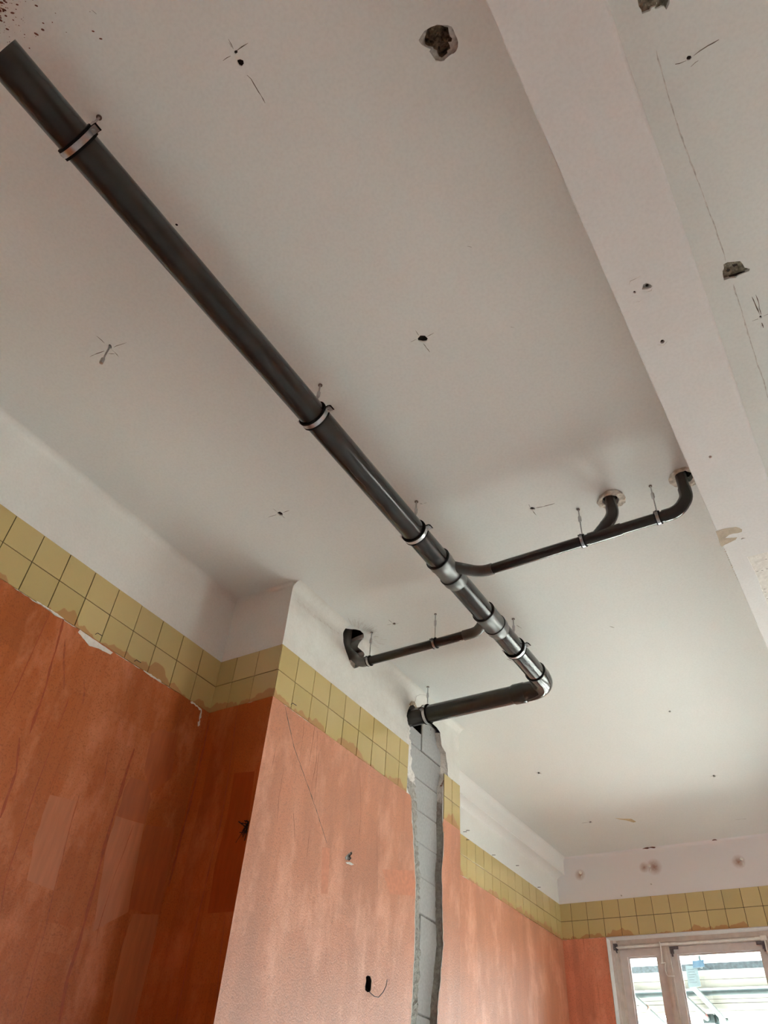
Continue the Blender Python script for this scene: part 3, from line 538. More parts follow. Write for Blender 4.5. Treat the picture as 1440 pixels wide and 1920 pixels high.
# brown cavity behind the breakthrough
def cavity(y0, y1, z0, z1, name):
    b = MB(); n = 9; g = lambda v: .02 * noise.noise(Vector(v) * 14)
    X0, X1 = PX - .36, PX - .06
    rows = [[(X0 + g((i, j, 1)), y0 + (y1-y0) * i / n, z0 + (z1-z0) * j / n) for i in range(n + 1)] for j in range(n + 1)]; b.grid(rows)
    for yy in (y0, y1): b.grid([[(X0 + (X1-X0) * i / n, yy + g((i, j, 5)), z0 + (z1-z0) * j / n) for i in range(n + 1)] for j in range(n + 1)])
    b.grid([[(X0 + (X1-X0) * i / n, y0 + (y1-y0) * j / n, z0 + g((i, j, 9))) for i in range(n + 1)] for j in range(n + 1)])
    b.build(name, 'cavity', pier)
cavity(2.93, 3.22, 3.74, 4.28, 'rubble_cavity')
b = MB(); rough(b, 'x', PX - .035, [(3.05, 3.80), (3.07, 3.778), (3.10, 3.772), (3.14, 3.792), (3.165, 3.83), (3.16, 3.86), (3.10, 3.84)], .008, .010); b.build('rubble_lip', 'ringpatch', pier)
sheet(MB(), 'x', PX - .03, SPOT_HOLE).build('socket_void', 'void', pier); b = MB(); rim(b, 'x', PX, PX - .03, SPOT_HOLE); b.build('socket_edge', 'void', pier)
rough(MB(), 'x', PX - .006, CHIP_P, .008, .003).build('plaster_chip', 'scrape', pier)
rough(MB(), 'x', PX + .004, CHIP_P2, .008, .001).build('plaster_flake', 'filler', pier)
# chase: rubble flanks, mortar bed, grey blocks
def lerp_side(L_, z):
    P = sorted(L_, key=lambda p: p[1])
    if z <= P[0][1]: return P[0][0]
    for a, c in zip(P, P[1:]):
        if a[1] <= z <= c[1]: return a[0] + (c[0] - a[0]) * (z - a[1]) / max(1e-6, c[1] - a[1])
    return P[-1][0]
INL = CH_INL + [(4.02, 1.2), (4.03, 0)]; INR = CH_INR + [(4.21, 1.2), (4.21, 0)]
def flank(side, ztop):
    rows = []; z = 0.0
    O = OUTL if side < 0 else OUTR; I = INL if side < 0 else INR
    while z <= ztop:
        yo = lerp_side(O, z); yi = lerp_side(I, z)
        yi = max(yi, yo + .01) if side < 0 else min(yi, yo - .012)
        row = []
        for k in range(7):
            t = k / 6; a = 0 if k in (0,) else .006 * (noise.noise(Vector((z * 35, k * 2.3, side))) + .5 * random.uniform(-1, 1))
            row.append((PX - .001 - .036 * (t ** 0.7) + a, yo + (yi - yo) * t + a * .8, z))
        rows.append(row); z += .015
    MB().grid(rows).build('rubble_flank', 'rubble', pier)
flank(-1, 3.775); flank(1, 3.85)
sheet(MB(), 'x', PX - .043, R2(3.72, 0, 4.33, 3.66)).build('mortar_bed', 'mortar', pier)
sheet(MB(), 'x', PX - .043, R2(3.98, 3.66, 4.33, 3.862)).build('mortar_bed', 'mortar', pier)
def block(y0, y1, z0, z1, j=.003):
    b = MB(); x0, x1 = PX - .042, PX - .0345 + random.uniform(-.002, .001); e = .004
    d = [random.uniform(-j, j) for _ in range(8)]
    o = [(y0 + d[0], z0 + d[1]), (y1 + d[2], z0 + d[3] - .006), (y1 + d[4], z1 + d[5] - .006), (y0 + d[6], z1 + d[7])]
    cy = (y0 + y1) / 2; cz = (z0 + z1) / 2
    back = [(x0, a, c) for a, c in o]; mid = [(x1 - e, a, c) for a, c in o]; fr = [(x1, a + (e if a < cy else -e), c + (e if c < cz else -e)) for a, c in o]
    b.add(back + mid + fr, [(0,1,5,4),(1,2,6,5),(2,3,7,6),(3,0,4,7),(4,5,9,8),(5,6,10,9),(6,7,11,10),(7,4,8,11),(8,9,10,11)])
    b.build('block', 'block', pier)
zs = [3.638, 3.442, 3.252, 3.068, 2.884, 2.687]
block(3.80, 3.974, zs[0] + .002, 3.755); block(3.983, 4.30, zs[0] + .002, 3.865)
for i in range(5): block((3.83, 3.86, 3.90, 3.93, 3.97)[i], 4.30, zs[i + 1] + .002, zs[i] - .002)
block(4.026, 4.235, 2.215, zs[5] - .003); block(4.01, 4.225, 1.97, 2.21)
for k in range(8): block(3.99, 4.26, 1.96 - .2 * (k + 1) + .004, 1.96 - .2 * k - .002)
rough(MB(), 'x', PX - .036, [(3.99, 3.80), (4.02, 3.77), (4.05, 3.72), (4.09, 3.73), (4.13, 3.78), (4.23, 3.72), (4.24, 3.80), (4.17, 3.87), (4.02, 3.88)], .012, .004).build('mortar_smear', 'mortar', pier)
b = MB(); rough(b, 'x', PX - .01, [(4.20, 3.49), (4.25, 3.56), (4.29, 3.56), (4.285, 3.525), (4.25, 3.50), (4.22, 3.47)], .01, .01); b.build('broken_brick', 'brickred', pier)
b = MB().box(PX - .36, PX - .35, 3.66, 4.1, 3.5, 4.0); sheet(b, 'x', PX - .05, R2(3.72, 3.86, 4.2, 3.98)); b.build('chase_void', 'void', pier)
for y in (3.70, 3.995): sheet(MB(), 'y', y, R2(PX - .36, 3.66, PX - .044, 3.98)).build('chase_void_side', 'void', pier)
b = MB(); rough(b, 'x', PX + .002, [(3.74, 3.845), (3.765, 3.885), (3.80, 3.90), (3.83, 3.885), (3.85, 3.868), (3.82, 3.86), (3.79, 3.868), (3.765, 3.85)], .008, .008); b.build('loose_plaster', 'peel', pier)

# ---- covings
def cove(path_ax, a0, a1, c, dx, dz, r, name, mat='coving', parent=None, zc=H):
    """quarter-round hollow between a vertical face (at c, facing dx) and the ceiling"""
    rows = []
    for k in range(9):
        t = k * math.pi / 16; u = c + dx * r * (1 - math.cos(t)); z = zc - r * (1 - math.sin(t))
        rows.append([((u, q, z) if path_ax == 'y' else (q, u, z)) for q in (a0, a1)])
    return struct(name, MB().grid(rows), mat, parent, smooth=True)
cove('y', YN, PY0, XL, 1, 1, .03, 'trim_1', 'upper')
cove('x', XL, PX, PY0, -1, 1, .02, 'trim_2', 'upper')
cove('y', PY0, 2.962, PX, 1, 1, .05, 'trim_3', 'pier'); cove('y', 3.122, PY1, PX, 1, 1, .05, 'trim_4', 'pier')
cove('x', XL, XR, YF, -1, 1, .025, 'trim_5', 'farwall')
rows = []; prof = [(-2.612, 3.98), (-2.622, 3.977), (-2.633, 3.968), (-2.642, 3.95), (-2.644, 3.845), (-2.640, 3.836), (-2.642, 3.828), (-2.652, 3.826), (-2.670, 3.823), (-2.690, 3.815), (-2.706, 3.806), (-2.715, 3.797), (-2.7205, 3.785)]
struct('trim_6', MB().grid([[(x, y, z) for y in (PY1, YF)] for x, z in prof]), 'coving', smooth=True)

# ---- tile band
def tile_mesh(face):
    h, d, e = .0733, .005, .001
    fr = {'x': lambda a, b_, c: (c, a, b_), 'y': lambda a, b_, c: (a, -c, b_)}[face]
    v = [fr(a * h, b_ * h, 0) for a, b_ in ((-1,-1),(1,-1),(1,1),(-1,1))] + [fr(a * h, b_ * h, d - e) for a, b_ in ((-1,-1),(1,-1),(1,1),(-1,1))] + [fr(a * (h-e), b_ * (h-e), d) for a, b_ in ((-1,-1),(1,-1),(1,1),(-1,1))]
    f = [(0,1,5,4),(1,2,6,5),(2,3,7,6),(3,0,4,7),(4,5,9,8),(5,6,10,9),(6,7,11,10),(7,4,8,11),(8,9,10,11)]
    me = bpy.data.meshes.new('tile'); me.from_pydata(v, [], f); me.materials.append(M['tile']); me.update(); return me
TX, TY = tile_mesh('x'), tile_mesh('y')
def tiles(parent, face, d, edges, rows=(3.353, 3.503)):
    for a0, a1 in zip(edges, edges[1:]):
        for z in rows:
            w = (a1 - a0) - .0034; a = (a0 + a1) / 2
            o = bpy.data.objects.new('tile', TX if face == 'x' else TY); COL.objects.link(o); o.parent = parent
            o.location = (d, a, z) if face == 'x' else (a, d, z)
            s = w / .1466; o.scale = (1, s, 1) if face == 'x' else (s, 1, 1)
            t = math.radians(.28); o.rotation_euler = (0, random.gauss(0, t), random.gauss(0, t)) if face == 'x' else (random.gauss(0, t), 0, random.gauss(0, t))
    lo, hi = edges[0], edges[-1]
    mb = MB(); s = R2(lo, 3.282, hi, 3.5765); sheet(mb, face, d + (.001 if face == 'x' else -.001), s)
    mb.build('grout_bed', 'grout', parent)
rng = lambda a, n, s=.1495: [round(a + i * s, 4) for i in range(n + 1)]
tiles(wall_left, 'x', XL, rng(PY0 - .1495 * 17, 17))
tiles(wall_left, 'x', XL, [4.450] + rng(4.471, 18) + [7.278])
tiles(pier, 'y', PY0, [XL + .002, -2.60, -2.45, PX + .004])
tiles(pier, 'x', PX, [PY0 - .003] + rng(2.605, 7) + [3.757])
tiles(pier, 'x', PX, [4.220, 4.331, PY1 + .001])
tiles(wall_far, 'y', YF, [XL + .002] + rng(-2.611, 37, .14955) + [3.02])

# ---- orange primer coats below the tiles, ragged top edge
def rag(a0, a1, base=3.280, amp=.006, step=.02):
    n = int((a1 - a0) / step); out = []
    for i in range(n + 1):
        a = a0 + (a1 - a0) * i / n; out.append((a, base + min(.001, amp * (noise.noise(Vector((a * 5, 7.7, 0))) + .7 * noise.noise(Vector((a * 33, 2.2, 0)))) - .0015)))
    return out
def coat(parent, ax, d, outer, mat, holes=()):
    o = sheet(MB(), ax, d, outer, holes).build('primer_coat', mat, parent); return o
lr = rag(YN, PY0, amp=.009)
coat(wall_left, 'x', XL + .003, [(YN, 0)] + lr + [(PY0, 0)], 'primer_left')
coat(wall_left, 'x', XL + .003, [(PY1, 0)] + rag(PY1, YF) + [(YF, 0)], 'primer_pier')
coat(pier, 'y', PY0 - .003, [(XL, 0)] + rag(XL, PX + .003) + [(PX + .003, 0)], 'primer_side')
OL = [p for p in OUTL if p[1] < 3.275]; OR_ = [p for p in OUTR if p[1] < 3.275]
coat(pier, 'x', PX + .003, [(PY0 - .003, 0)] + rag(PY0 - .003, 3.80) + OL, 'primer_pier', [SPOT_HOLE, CHIP_P])
coat(pier, 'x', PX + .003, [OR_[-1]] + list(reversed(OR_[:-1])) + rag(4.225, PY1 + .002) + [(PY1 + .002, 0)], 'primer_pier')
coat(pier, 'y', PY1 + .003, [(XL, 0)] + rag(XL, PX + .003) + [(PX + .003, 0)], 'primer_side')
coat(wall_far, 'y', YF - .003, [(XL, 0)] + rag(XL, W1[0] - .004) + [(W1[0] - .004, 0)], 'primer_far')
coat(wall_far, 'y', YF - .003, R2(W1[0] - .004, 0, W1[1], W1[2]), 'primer_far')
coat(wall_far, 'y', YF - .003, R2(W1[1], 0, W2[0], 3.276), 'primer_far')
coat(wall_far, 'y', YF - .003, R2(W2[0], 0, XR, W2[2]), 'primer_far'); coat(wall_far, 'y', YF - .003, R2(W2[1], W2[2], XR, 3.276), 'primer_far')
coat(wall_near, 'y', YN + .003, R2(XL, 0, XR, 3.28), 'primer_far')
coat(wall_right, 'x', XR - .003, R2(YN, 0, YF, 3.28), 'primer_left', [R2(W[0], W[2], W[1], W[3]) for W in (W3, W_FILL)])
def streaks(parent, ax, d, L_, ws, mat, ext=None):
    for i, c in enumerate(L_):
        strip(MB(), ax, d, c, ws[i % len(ws)], .0004 if ax == 'x' else -.0004, jag=.0012, step=.03).build('primer_run', mat, parent)
sx = XL + .003
streaks(wall_left, 'x', sx, LWSTREAK[:1], [.010], 'drip'); streaks(wall_left, 'x', sx, LWSTREAK[1:2], [.009], 'drip')
streaks(wall_left, 'x', sx, LWSTREAK[2:4], [.004, .004], 'drip'); streaks(wall_left, 'x', sx, LWSTREAK[4:5], [.013], 'drip')
streaks(wall_left, 'x', sx, LWSTREAK[5:], [.004, .0045, .003, .004, .007, .009, .003], 'drip_soft')
for lp in LWLIGHT: sheet(MB(), 'x', sx + .0002, jl(lp + [lp[0]], 4, .003)[:-1]).build('primer_lap', 'lap_light', wall_left)
for lp in LWDARK: sheet(MB(), 'x', sx + .0003, jl(lp + [lp[0]], 4, .003)[:-1]).build('primer_lap', 'lap_dark', wall_left)
streaks(pier, 'y', PY0 - .003, PSSTREAK, [.005, .004, .012], 'drip')
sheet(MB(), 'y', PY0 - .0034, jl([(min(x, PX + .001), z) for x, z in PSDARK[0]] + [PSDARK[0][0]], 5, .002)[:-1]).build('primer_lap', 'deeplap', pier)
streaks(pier, 'x', PX + .003, PFSTREAK, [.0024], 'lap_pink_dark')
strip(MB(), 'x', PX + .003, [(2.56, 3.272), (2.615, 3.19)] + DIAG, .004, .0004, jag=.0015, step=.02).build('scratch', 'crack', pier)
for lp in PFPATCH: sheet(MB(), 'x', PX + .0033, lp).build('primer_lap', 'lap_pink', pier)
b = MB()                                                     # sooty brush mark on the arris
for i in range(26):
    a = random.uniform(1.9, 4.6); r = random.uniform(.008, .05) * (1.5 if i % 5 == 0 else 1)
    strip(b, 'y', PY0 - .0038, [(-2.304, 2.645 + random.uniform(-.02, .035)), (-2.304 + r * math.cos(a), 2.645 + r * math.sin(a) * 1.2)], random.uniform(.006, .014), -.0004)
tag(b.build('soot_mark', 'void', pier), kind='stuff')
# crumbs of white plaster left along the coat's top edge and down the chase edge
b = MB(); rough(b, 'x', XL + .005, [(1.60, 3.279), (1.66, 3.276), (1.80, 3.272), (1.79, 3.255), (1.72, 3.248), (1.67, 3.235), (1.63, 3.25), (1.595, 3.262)], .008, .002); b.build('plaster_crumbs', 'filler', wall_left)
b = MB(); strip(b, 'x', XL + .004, [(1.36, 3.279), (1.42, 3.281), (1.51, 3.279)], .006, .0015, jag=.001, step=.01); strip(b, 'x', XL + .004, [(1.99, 3.279), (2.05, 3.277), (2.11, 3.279)], .008, .0015, jag=.002, step=.01)
strip(b, 'x', XL + .004, [(2.32, 3.275), (2.40, 3.268), (2.405, 3.23), (2.41, 3.18)], .012, .0015, jag=.004, step=.01); tag(b.build('plaster_crumbs', 'filler', wall_left), kind='stuff')
b = MB(); strip(b, 'x', PX + .003, [p for p in OUTL if 0.1 < p[1] < 3.2], .0035, .0012, jag=.003, step=.02); strip(b, 'x', PX + .003, [p for p in OUTR if 0.1 < p[1] < 3.2], .003, .0012, jag=.003, step=.02); tag(b.build('chase_edge', 'filler', pier), kind='stuff')
b = MB()                                                      # brushed dirt under the coving of the pier
for i in range(150):
    y = random.uniform(2.50, 2.97); t = (y - 2.5) / .47; z = 3.885 + .035 * t * t + random.gauss(0, .008); s = random.uniform(.008, .025)
    strip(b, 'x', PX, [(y, z), (y + s, z - s * .25 + random.uniform(-.003, .003))], .0014, .0008)
tag(b.build('dirt_streaks', 'streak', pier), kind='stuff')
# old nails and wire stubs
for (y, z) in LNAILS:
    b = MB().tube([(XL, y, z), (XL + .014, y + .004, z), (XL + .02, y + .02, z + .004)], .0022, 6); b.build('old_nail', 'wire', wall_left)
for (x, z) in WNAILS: MB().tube([(x, YF, z), (x, YF - .008, z)], .006, 8).build('old_plug', 'scrape', wall_far)
for (x, z) in RUST: 
    b = MB().tube([(x, YF, z), (x + .004, YF - .012, z + .004)], .013, 10); b.tube([(x + .01, YF, z - .025), (x + .006, YF - .006, z - .05)], .004, 6); b.build('old_fixing', 'filler', wall_far)
for x0, x1 in ((-1.86, -1.74), (-1.24, -1.20)): strip(MB(), 'y', YF - .026, [(x0, 3.972), ((x0 + x1) / 2, 3.976), (x1, 3.972)], .010, -.002, jag=.003, step=.012).build('crack', 'rustdrop', wall_far)
for (y, z) in ((1.68, 3.300), (1.925, 3.293), (2.60, 3.30)):
    p_, xx = (wall_left, XL) if y < 2.4 else (pier, PX)
    MB().tube([(xx + .004, y, z), (xx + .012, y + .004, z + .008), (xx + .016, y + .03, z + .006)], .0016, 6).build('joint_wire', 'wire', p_)

# ---- windows
def window(name, W, y, mulls, glass_cols, parent=None):
    """W = x0,x1,z0,z1 ; mulls = mullion (x0,x1) ; glass_cols = per sash (x0,x1,gx0,gx1)"""
    x0, x1, z0, z1 = W; e = .02; root = empty(name, ((x0 + x1) / 2, y, z0)); root['kind'] = 'structure'
    b = MB(); k = 1e-3
    for q in ([(x0, z1), (x1, z1)], [(x0, z0), (x0, z1)], [(x1, z0), (x1, z1)], [(x0, z0), (x1, z0)]):
        b.grid([[(q[0][0], yy, q[0][1]), (q[1][0], yy, q[1][1])] for yy in (YF - .004, y + .15)])
    b.build('reveal', 'reveal', root)
    b = MB().box(x0, x0 + .065, y, y + .08, z0, z1).box(x0 + .0, x0 + .045, y - .018, y, z0, z1).box(x0, x0 + .02, y - .03, y - .018, z0, z1); b.build('frame_jamb', 'frame', root)
    b = MB().box(x1 - .065, x1, y, y + .08, z0, z1).box(x1 - .045, x1, y - .018, y, z0, z1); b.build('frame_jamb', 'frame', root)
    MB().box(x0 + .065, x1 - .065, y, y + .08, z1 - .065, z1).box(x0 + .065, x1 - .065, y - .012, y, z1 - .035, z1).build('frame_head', 'frame', root)
    MB().box(x0 + .065, x1 - .065, y, y + .08, z0, z0 + .06).build('frame_sill', 'frame', root)
    for m0, m1 in mulls:
        c = (m0 + m1) / 2; MB().box(m0, m1, y, y + .08, z0 + .06, z1 - .065).box(c - .012, c + .012, y - .008, y, z0 + .06, z1 - .065).box(c + .014, m1, y - .004, y, z0 + .06, z1 - .065).build('mullion', 'frame', root)
    for s0, s1, g0, g1 in glass_cols:
        zt, zb, gt, gb = z1 - .068, z0 + .063, z1 - .125, z0 + .12; ys = y + .012
        b = MB().box(s0, g0, ys, ys + .045, zb, zt).box(g1, s1, ys, ys + .045, zb, zt).box(g0, g1, ys, ys + .045, gt, zt).box(g0, g1, ys, ys + .045, zb, gb)
        t = .012; b.box(g0 - .0, g0 + t, ys + .02, ys + .035, gb, gt).box(g1 - t, g1, ys + .02, ys + .035, gb, gt).box(g0 + t, g1 - t, ys + .02, ys + .035, gt - t, gt).box(g0 + t, g1 - t, ys + .02, ys + .035, gb, gb + t)
        s = b.build('sash', 'sash', root); MB().box(g0, g1, ys + .026, ys + .030, gb, gt).build('pane', 'glass', s)
    return root
win = window('window_1', W1, 7.40, [(-1.870, -1.812), (-1.030, -0.972)], [(-2.244, -1.870, -2.185, -1.928), (-1.812, -1.030, -1.757, -1.086), (-0.972, -0.305, -0.915, -0.36)])
window('window_2', W2, 7.40, [(1.06, 1.12), (2.01, 2.07)], [(.245, 1.06, .30, 1.0), (1.12, 2.01, 1.18, 1.95), (2.07, 2.885, 2.13, 2.83)])
# sash opener linkage, corner brackets, crank arm on window_1
yr = 7.372
MB().tube([(-2.262, yr, 3.213), (-1.868, yr, 3.216)], .008, 10).tube([(-1.868, yr, 3.216), (-1.06, yr, 3.217)], .009, 10).build('opener_rod', 'linkage', win)
MB().box(-2.285, -2.255, 7.365, 7.40, 3.195, 3.245).tube([(-2.275, 7.36, 3.235), (-2.255, 7.36, 3.17)], .006, 8).build('rod_bracket', 'bracket', win)
MB().box(-1.875, -1.80, 7.362, 7.385, 3.212, 3.226).box(-1.78, -1.74, 7.362, 7.385, 3.210, 3.224).build('rod_clip', 'linkage', win)
MB().box(-1.06, -1.015, 7.362, 7.39, 3.20, 3.235).tube([(-1.10, 7.365, 3.222), (-1.06, 7.365, 3.222)], .006, 8).build('rod_clip', 'linkage', win)
tag(MB().tube([(-1.873, 7.355, 3.235), (-1.869, 7.355, 3.20), (-1.875, 7.355, 3.10), (-1.878, 7.355, 3.073)], .0045, 8).tube([(-1.885, 7.355, 3.072), (-1.85, 7.355, 3.075)], .005, 8).tube([(-1.852, 7.355, 3.07), (-1.862, 7.355, 3.035), (-1.857, 7.355, 2.99), (-1.846, 7.355, 2.977), (-1.795, 7.37, 2.977)], .0045, 8).build('opener_arm', 'linkage', win), 'cranked grey arm hanging from the opener rod')
for x, sg in ((-1.805, 1), (-1.036, -1)):
    MB().box(min(x, x + sg * .07), max(x, x + sg * .07), 7.398, 7.408, 3.182, 3.203).box(min(x, x + sg * .028), max(x, x + sg * .028), 7.397, 7.409, 3.150, 3.182).box(min(x + sg*.006, x + sg * .02), max(x+sg*.006, x + sg * .02), 7.398, 7.409, 3.128, 3.150).build('corner_bracket', 'bracket', win)
MB().tube([(-1.030, 7.36, 3.205), (-1.032, 7.36, 3.13), (-1.020, 7.36, 3.06)], .005, 8).build('opener_arm', 'linkage', win)
def side_window(name, W3):
    w3 = empty(name, (XR + .15, (W3[0] + W3[1]) / 2, W3[2])); w3['kind'] = 'structure'
    b = MB(); xa, xb = XR + .12, XR + .18; ym = (W3[0] + W3[1]) / 2
    for y0, y1 in ((W3[0], W3[0] + .06), (W3[1] - .06, W3[1]), (ym - .03, ym + .03)): b.box(xa, xb, y0, y1, W3[2], W3[3])
    b.box(xa, xb, W3[0] + .06, W3[1] - .06, W3[2], W3[2] + .06); b.box(xa, xb, W3[0] + .06, W3[1] - .06, W3[3] - .06, W3[3]); b.build('window_frame', 'frame', w3)
    for y0, y1 in ((W3[0] + .06, ym - .03), (ym + .03, W3[1] - .06)): MB().box(xa + .02, xa + .024, y0, y1, W3[2] + .06, W3[3] - .06).build('pane', 'glass', w3)
side_window('window_3', W3); side_window('fill_window', W_FILL)  # the second one is added out of view near the camera as fill light

# ================================================================== OUTSIDE
tag(MB().box(-60, 60, 7.9, 90, -3.2, -3.0).build('ground', 'ground'), kind='structure')
tag(MB().box(4.2, 60, -60, 7.9, -3.2, -3.0).build('ground', 'ground'), kind='structure')
sc = empty('scaffold', (-1.4, 9.3, 3.1)); tag(sc, 'timber-boarded scaffold deck on pale tubes outside the window', 'scaffold')
ZS = 3.15
edges = [(8.29, 8.47), (8.48, 8.66), (8.67, 8.85)] + [(9.19 + i * .206, 9.19 + i * .206 + .196) for i in range(5)]
for i, (a, c) in enumerate(edges):
    dz = random.uniform(-.004, .004); MB().box(-5.5, 3.6, a, c, ZS + dz, ZS + .045 + dz).build('deck_board', 'plank', sc)
tag(MB().box(-5.5, 3.6, 8.05, 8.27, ZS - .005, ZS + .05).build('steel_deck', 'deck_steel', sc), 'mottled blue-grey steel deck at the near edge')
MB().box(-5.5, 3.6, 8.95, 9.17, ZS - .005, ZS + .05).build('steel_deck', 'deck_steel', sc)
MB().tube([(-5.5, 8.90, ZS - .03), (3.6, 8.90, ZS - .03)], .024, 16).build('ledger_tube', 'tube', sc)
MB().tube([(-5.5, 10.58, ZS - .03), (3.6, 10.58, ZS - .03)], .05, 16).build('ledger_tube', 'tube', sc)
for i, (a, c) in enumerate((((-2.515, 8.55), (-2.67, 10.1)), ((-2.045, 8.55), (-2.135, 9.95)), ((-1.845, 8.1), (-1.985, 10.0)), ((-.6, 8.1), (-.74, 10.0)), ((-3.9, 8.1), (-4.0, 10.0)))):
    t = MB().tube([(a[0], a[1], ZS - .10), (c[0], c[1], ZS - .10)], .026, 16).build('transom_tube', 'tube', sc)
    if i == 0: tag(MB().tube([(-2.566, 9.10, ZS - .10), (-2.578, 9.20, ZS - .10)], .0285, 16).build('tape_band', 'orange_mark', t), 'orange tape band')
    if i == 1:
        tag(MB().tube([(-2.112, 9.58, ZS - .10), (-2.117, 9.68, ZS - .10)], .0285, 16).build('paint_band', 'red', t), 'red paint band')
        MB().box(-2.17, -2.06, 9.80, 9.93, ZS - .14, ZS - .06).tube([(-2.04, 9.86, ZS - .15), (-2.04, 9.86, ZS - .04)], .02, 10).tube([(-2.0, 9.86, ZS - .10), (-1.94, 9.90, ZS - .10)], .018, 10).build('coupler', 'tube', t)
MB().tube([(-1.70, 7.99, ZS + .0), (-1.70, 7.99, ZS + 1.6)], .010, 16).build('guard_post', 'tube', sc)
# inspection card and clip hanging at the deck's near edge
tg = empty('inspection_tag', (-1.77, 7.95, 3.0)); tag(tg, 'pale scaffold inspection card with blue clip, seen through the window', 'sign')
q = [(-1.828, 3.168), (-1.728, 3.162), (-1.725, 3.005), (-1.832, 2.998)]
slab(MB(), 'y', 7.950, 7.954, q).build('card', 'tag_white', tg)
q2 = [(-1.757, 3.198), (-1.655, 3.203), (-1.660, 3.150), (-1.759, 3.143)]
cl = slab(MB(), 'y', 7.930, 7.936, q2).build('clip_plate', 'tag_blue', tg)
b = MB()
for k in range(6): z = 3.135 - k * .02; b.box(-1.815, -1.815 + random.uniform(.04, .07), 7.9488, 7.9500, z, z + .004)
tag(b.build('printed_lines', 'tag_mark', tg), kind='stuff')

# ================================================================== PIPES
ZP = 3.783; PXM = -1.37; Rm = .055; Rb = .025
def arc(P0, C, P1, n=8):          # rounded corner as quadratic arc
    P0, C, P1 = Vector(P0), Vector(C), Vector(P1); return [tuple((1-t)**2 * P0 + 2*t*(1-t) * C + t*t * P1) for t in [i / n for i in range(n + 1)]]
def ring_y(mb, r0, r1, w, cen=(0, 0, 0), ax='y', seg=40, a0=0, a1=2 * math.pi):
    full = abs(a1 - a0 - 2 * math.pi) < 1e-6; n = seg; k = len(mb.v); prof = [(r0, -w/2), (r1, -w/2), (r1, w/2), (r0, w/2)]
    for i in range(n if full else n + 1):
        a = a0 + (a1 - a0) * i / n
        for r, q in prof:
            u, v = r * math.cos(a), r * math.sin(a)
            p = (u, q, v) if ax == 'y' else (q, u, v) if ax == 'x' else (u, v, q)
            mb.v.append((p[0] + cen[0], p[1] + cen[1], p[2] + cen[2]))
    for i in range(n):
        a = k + i * 4; b_ = k + ((i + 1) % n if full else i + 1) * 4
        for j in range(4): mb.f.append((a + j, a + (j+1) % 4, b_ + (j+1) % 4, b_ + j))
    return mb
def seal(parent, cen, ax, r, w=.004):
    ring_y(MB(), r - .004, r + .0012, w, cen, ax).build('seal_ring', 'seal', parent, smooth=True)
main = empty('main_drain_pipe', (PXM, -.07, ZP)); tag(main, 'thick grey plastic drain pipe running the length of the ceiling, its near end open', 'pipe')
b = MB().tube([(PXM, -.071, ZP), (PXM, 2.44, ZP)], Rm, 48, caps=False)
b.tube([(PXM, -.071, ZP), (PXM, 2.44, ZP)], Rm - .004, 48, caps=False); ring_y(b, Rm - .004, Rm, .001, (PXM, -.071, ZP)); b.build('pipe_section', 'pvc', main, True)
def lath(parent, name, mat, prof, ax='y', seg=48):   # prof: (pos, radius) along the axis of main or return run
    pts = [((PXM, q, ZP) if ax == 'y' else (q, 3.80, ZP)) for q, r in prof]; return MB().tube(pts, [r for q, r in prof], seg, caps=False).build(name, mat, parent, True)
w1 = lath(main, 'wye_fitting', 'pvc_fit', [(2.432, .056), (2.434, .0615), (2.472, .0615), (2.482, .0575), (2.575, .0575)]); seal(w1, (PXM, 2.433, ZP), 'y', .0615)
s1 = lath(main, 'pipe_socket', 'pvc_fit', [(2.571, .056), (2.573, .0615), (2.612, .0615), (2.630, .0555), (2.64, .0552)]); seal(s1, (PXM, 2.572, ZP), 'y', .0615)
lath(main, 'pipe_section', 'pvc', [(2.62, Rm), (2.94, Rm)])
w2 = lath(main, 'wye_fitting', 'pvc_fit', [(2.926, .056), (2.928, .0615), (2.968, .0615), (2.980, .0590), (3.066, .0590)]); seal(w2, (PXM, 2.928, ZP), 'y', .0615)
s2 = lath(main, 'pipe_socket', 'pvc_fit', [(3.060, .056), (3.062, .0615), (3.102, .0615), (3.120, .0555), (3.13, .0552)]); seal(s2, (PXM, 3.062, ZP), 'y', .0615)
lath(main, 'pipe_section', 'pvc', [(3.11, Rm), (3.61, Rm)])
# branch stubs cast into the wyes
MB().tube([(PXM + .02, 2.505, ZP), (PXM + .085, 2.570, ZP)], .0285, 28).build('branch_stub', 'pvc_fit', w1, True)
MB().tube([(PXM - .02, 2.995, ZP), (PXM - .088, 3.063, ZP)], .0285, 28).build('branch_stub', 'pvc_fit', w2, True)
eb = MB(); path = [(PXM, 3.602, ZP)] + arc((PXM, 3.672, ZP), (PXM, 3.80, ZP), (PXM - .128, 3.80, ZP), 14) + [(PXM - .15, 3.80, ZP)]
eb.tube(path, [.0615 if i < 2 else .0585 for i in range(len(path))], 48, caps=False)
elb = eb.build('elbow', 'pvc', main, True); seal(elb, (PXM, 3.602, ZP), 'y', .0615)
rt = empty('wall_outlet_pipe', (-1.95, 3.80, ZP)); tag(rt, 'thick grey plastic pipe from the elbow into the hole above the wall chase', 'pipe')
lath(rt, 'pipe_socket', 'pvc', [(-1.515, .0595), (-1.52, .0615), (-1.585, .0615), (-1.60, .0555)], 'x')
lath(rt, 'pipe_section', 'pvc', [(-1.59, Rm), (-2.31, Rm)], 'x')
ring_y(MB(), Rm - .005, Rm, .002, (-2.328, 3.80, ZP), 'x').tube([(-2.30, 3.80, ZP), (-2.329, 3.80, ZP)], Rm, 48, caps=False).build('pipe_end', 'pvc', rt, True)

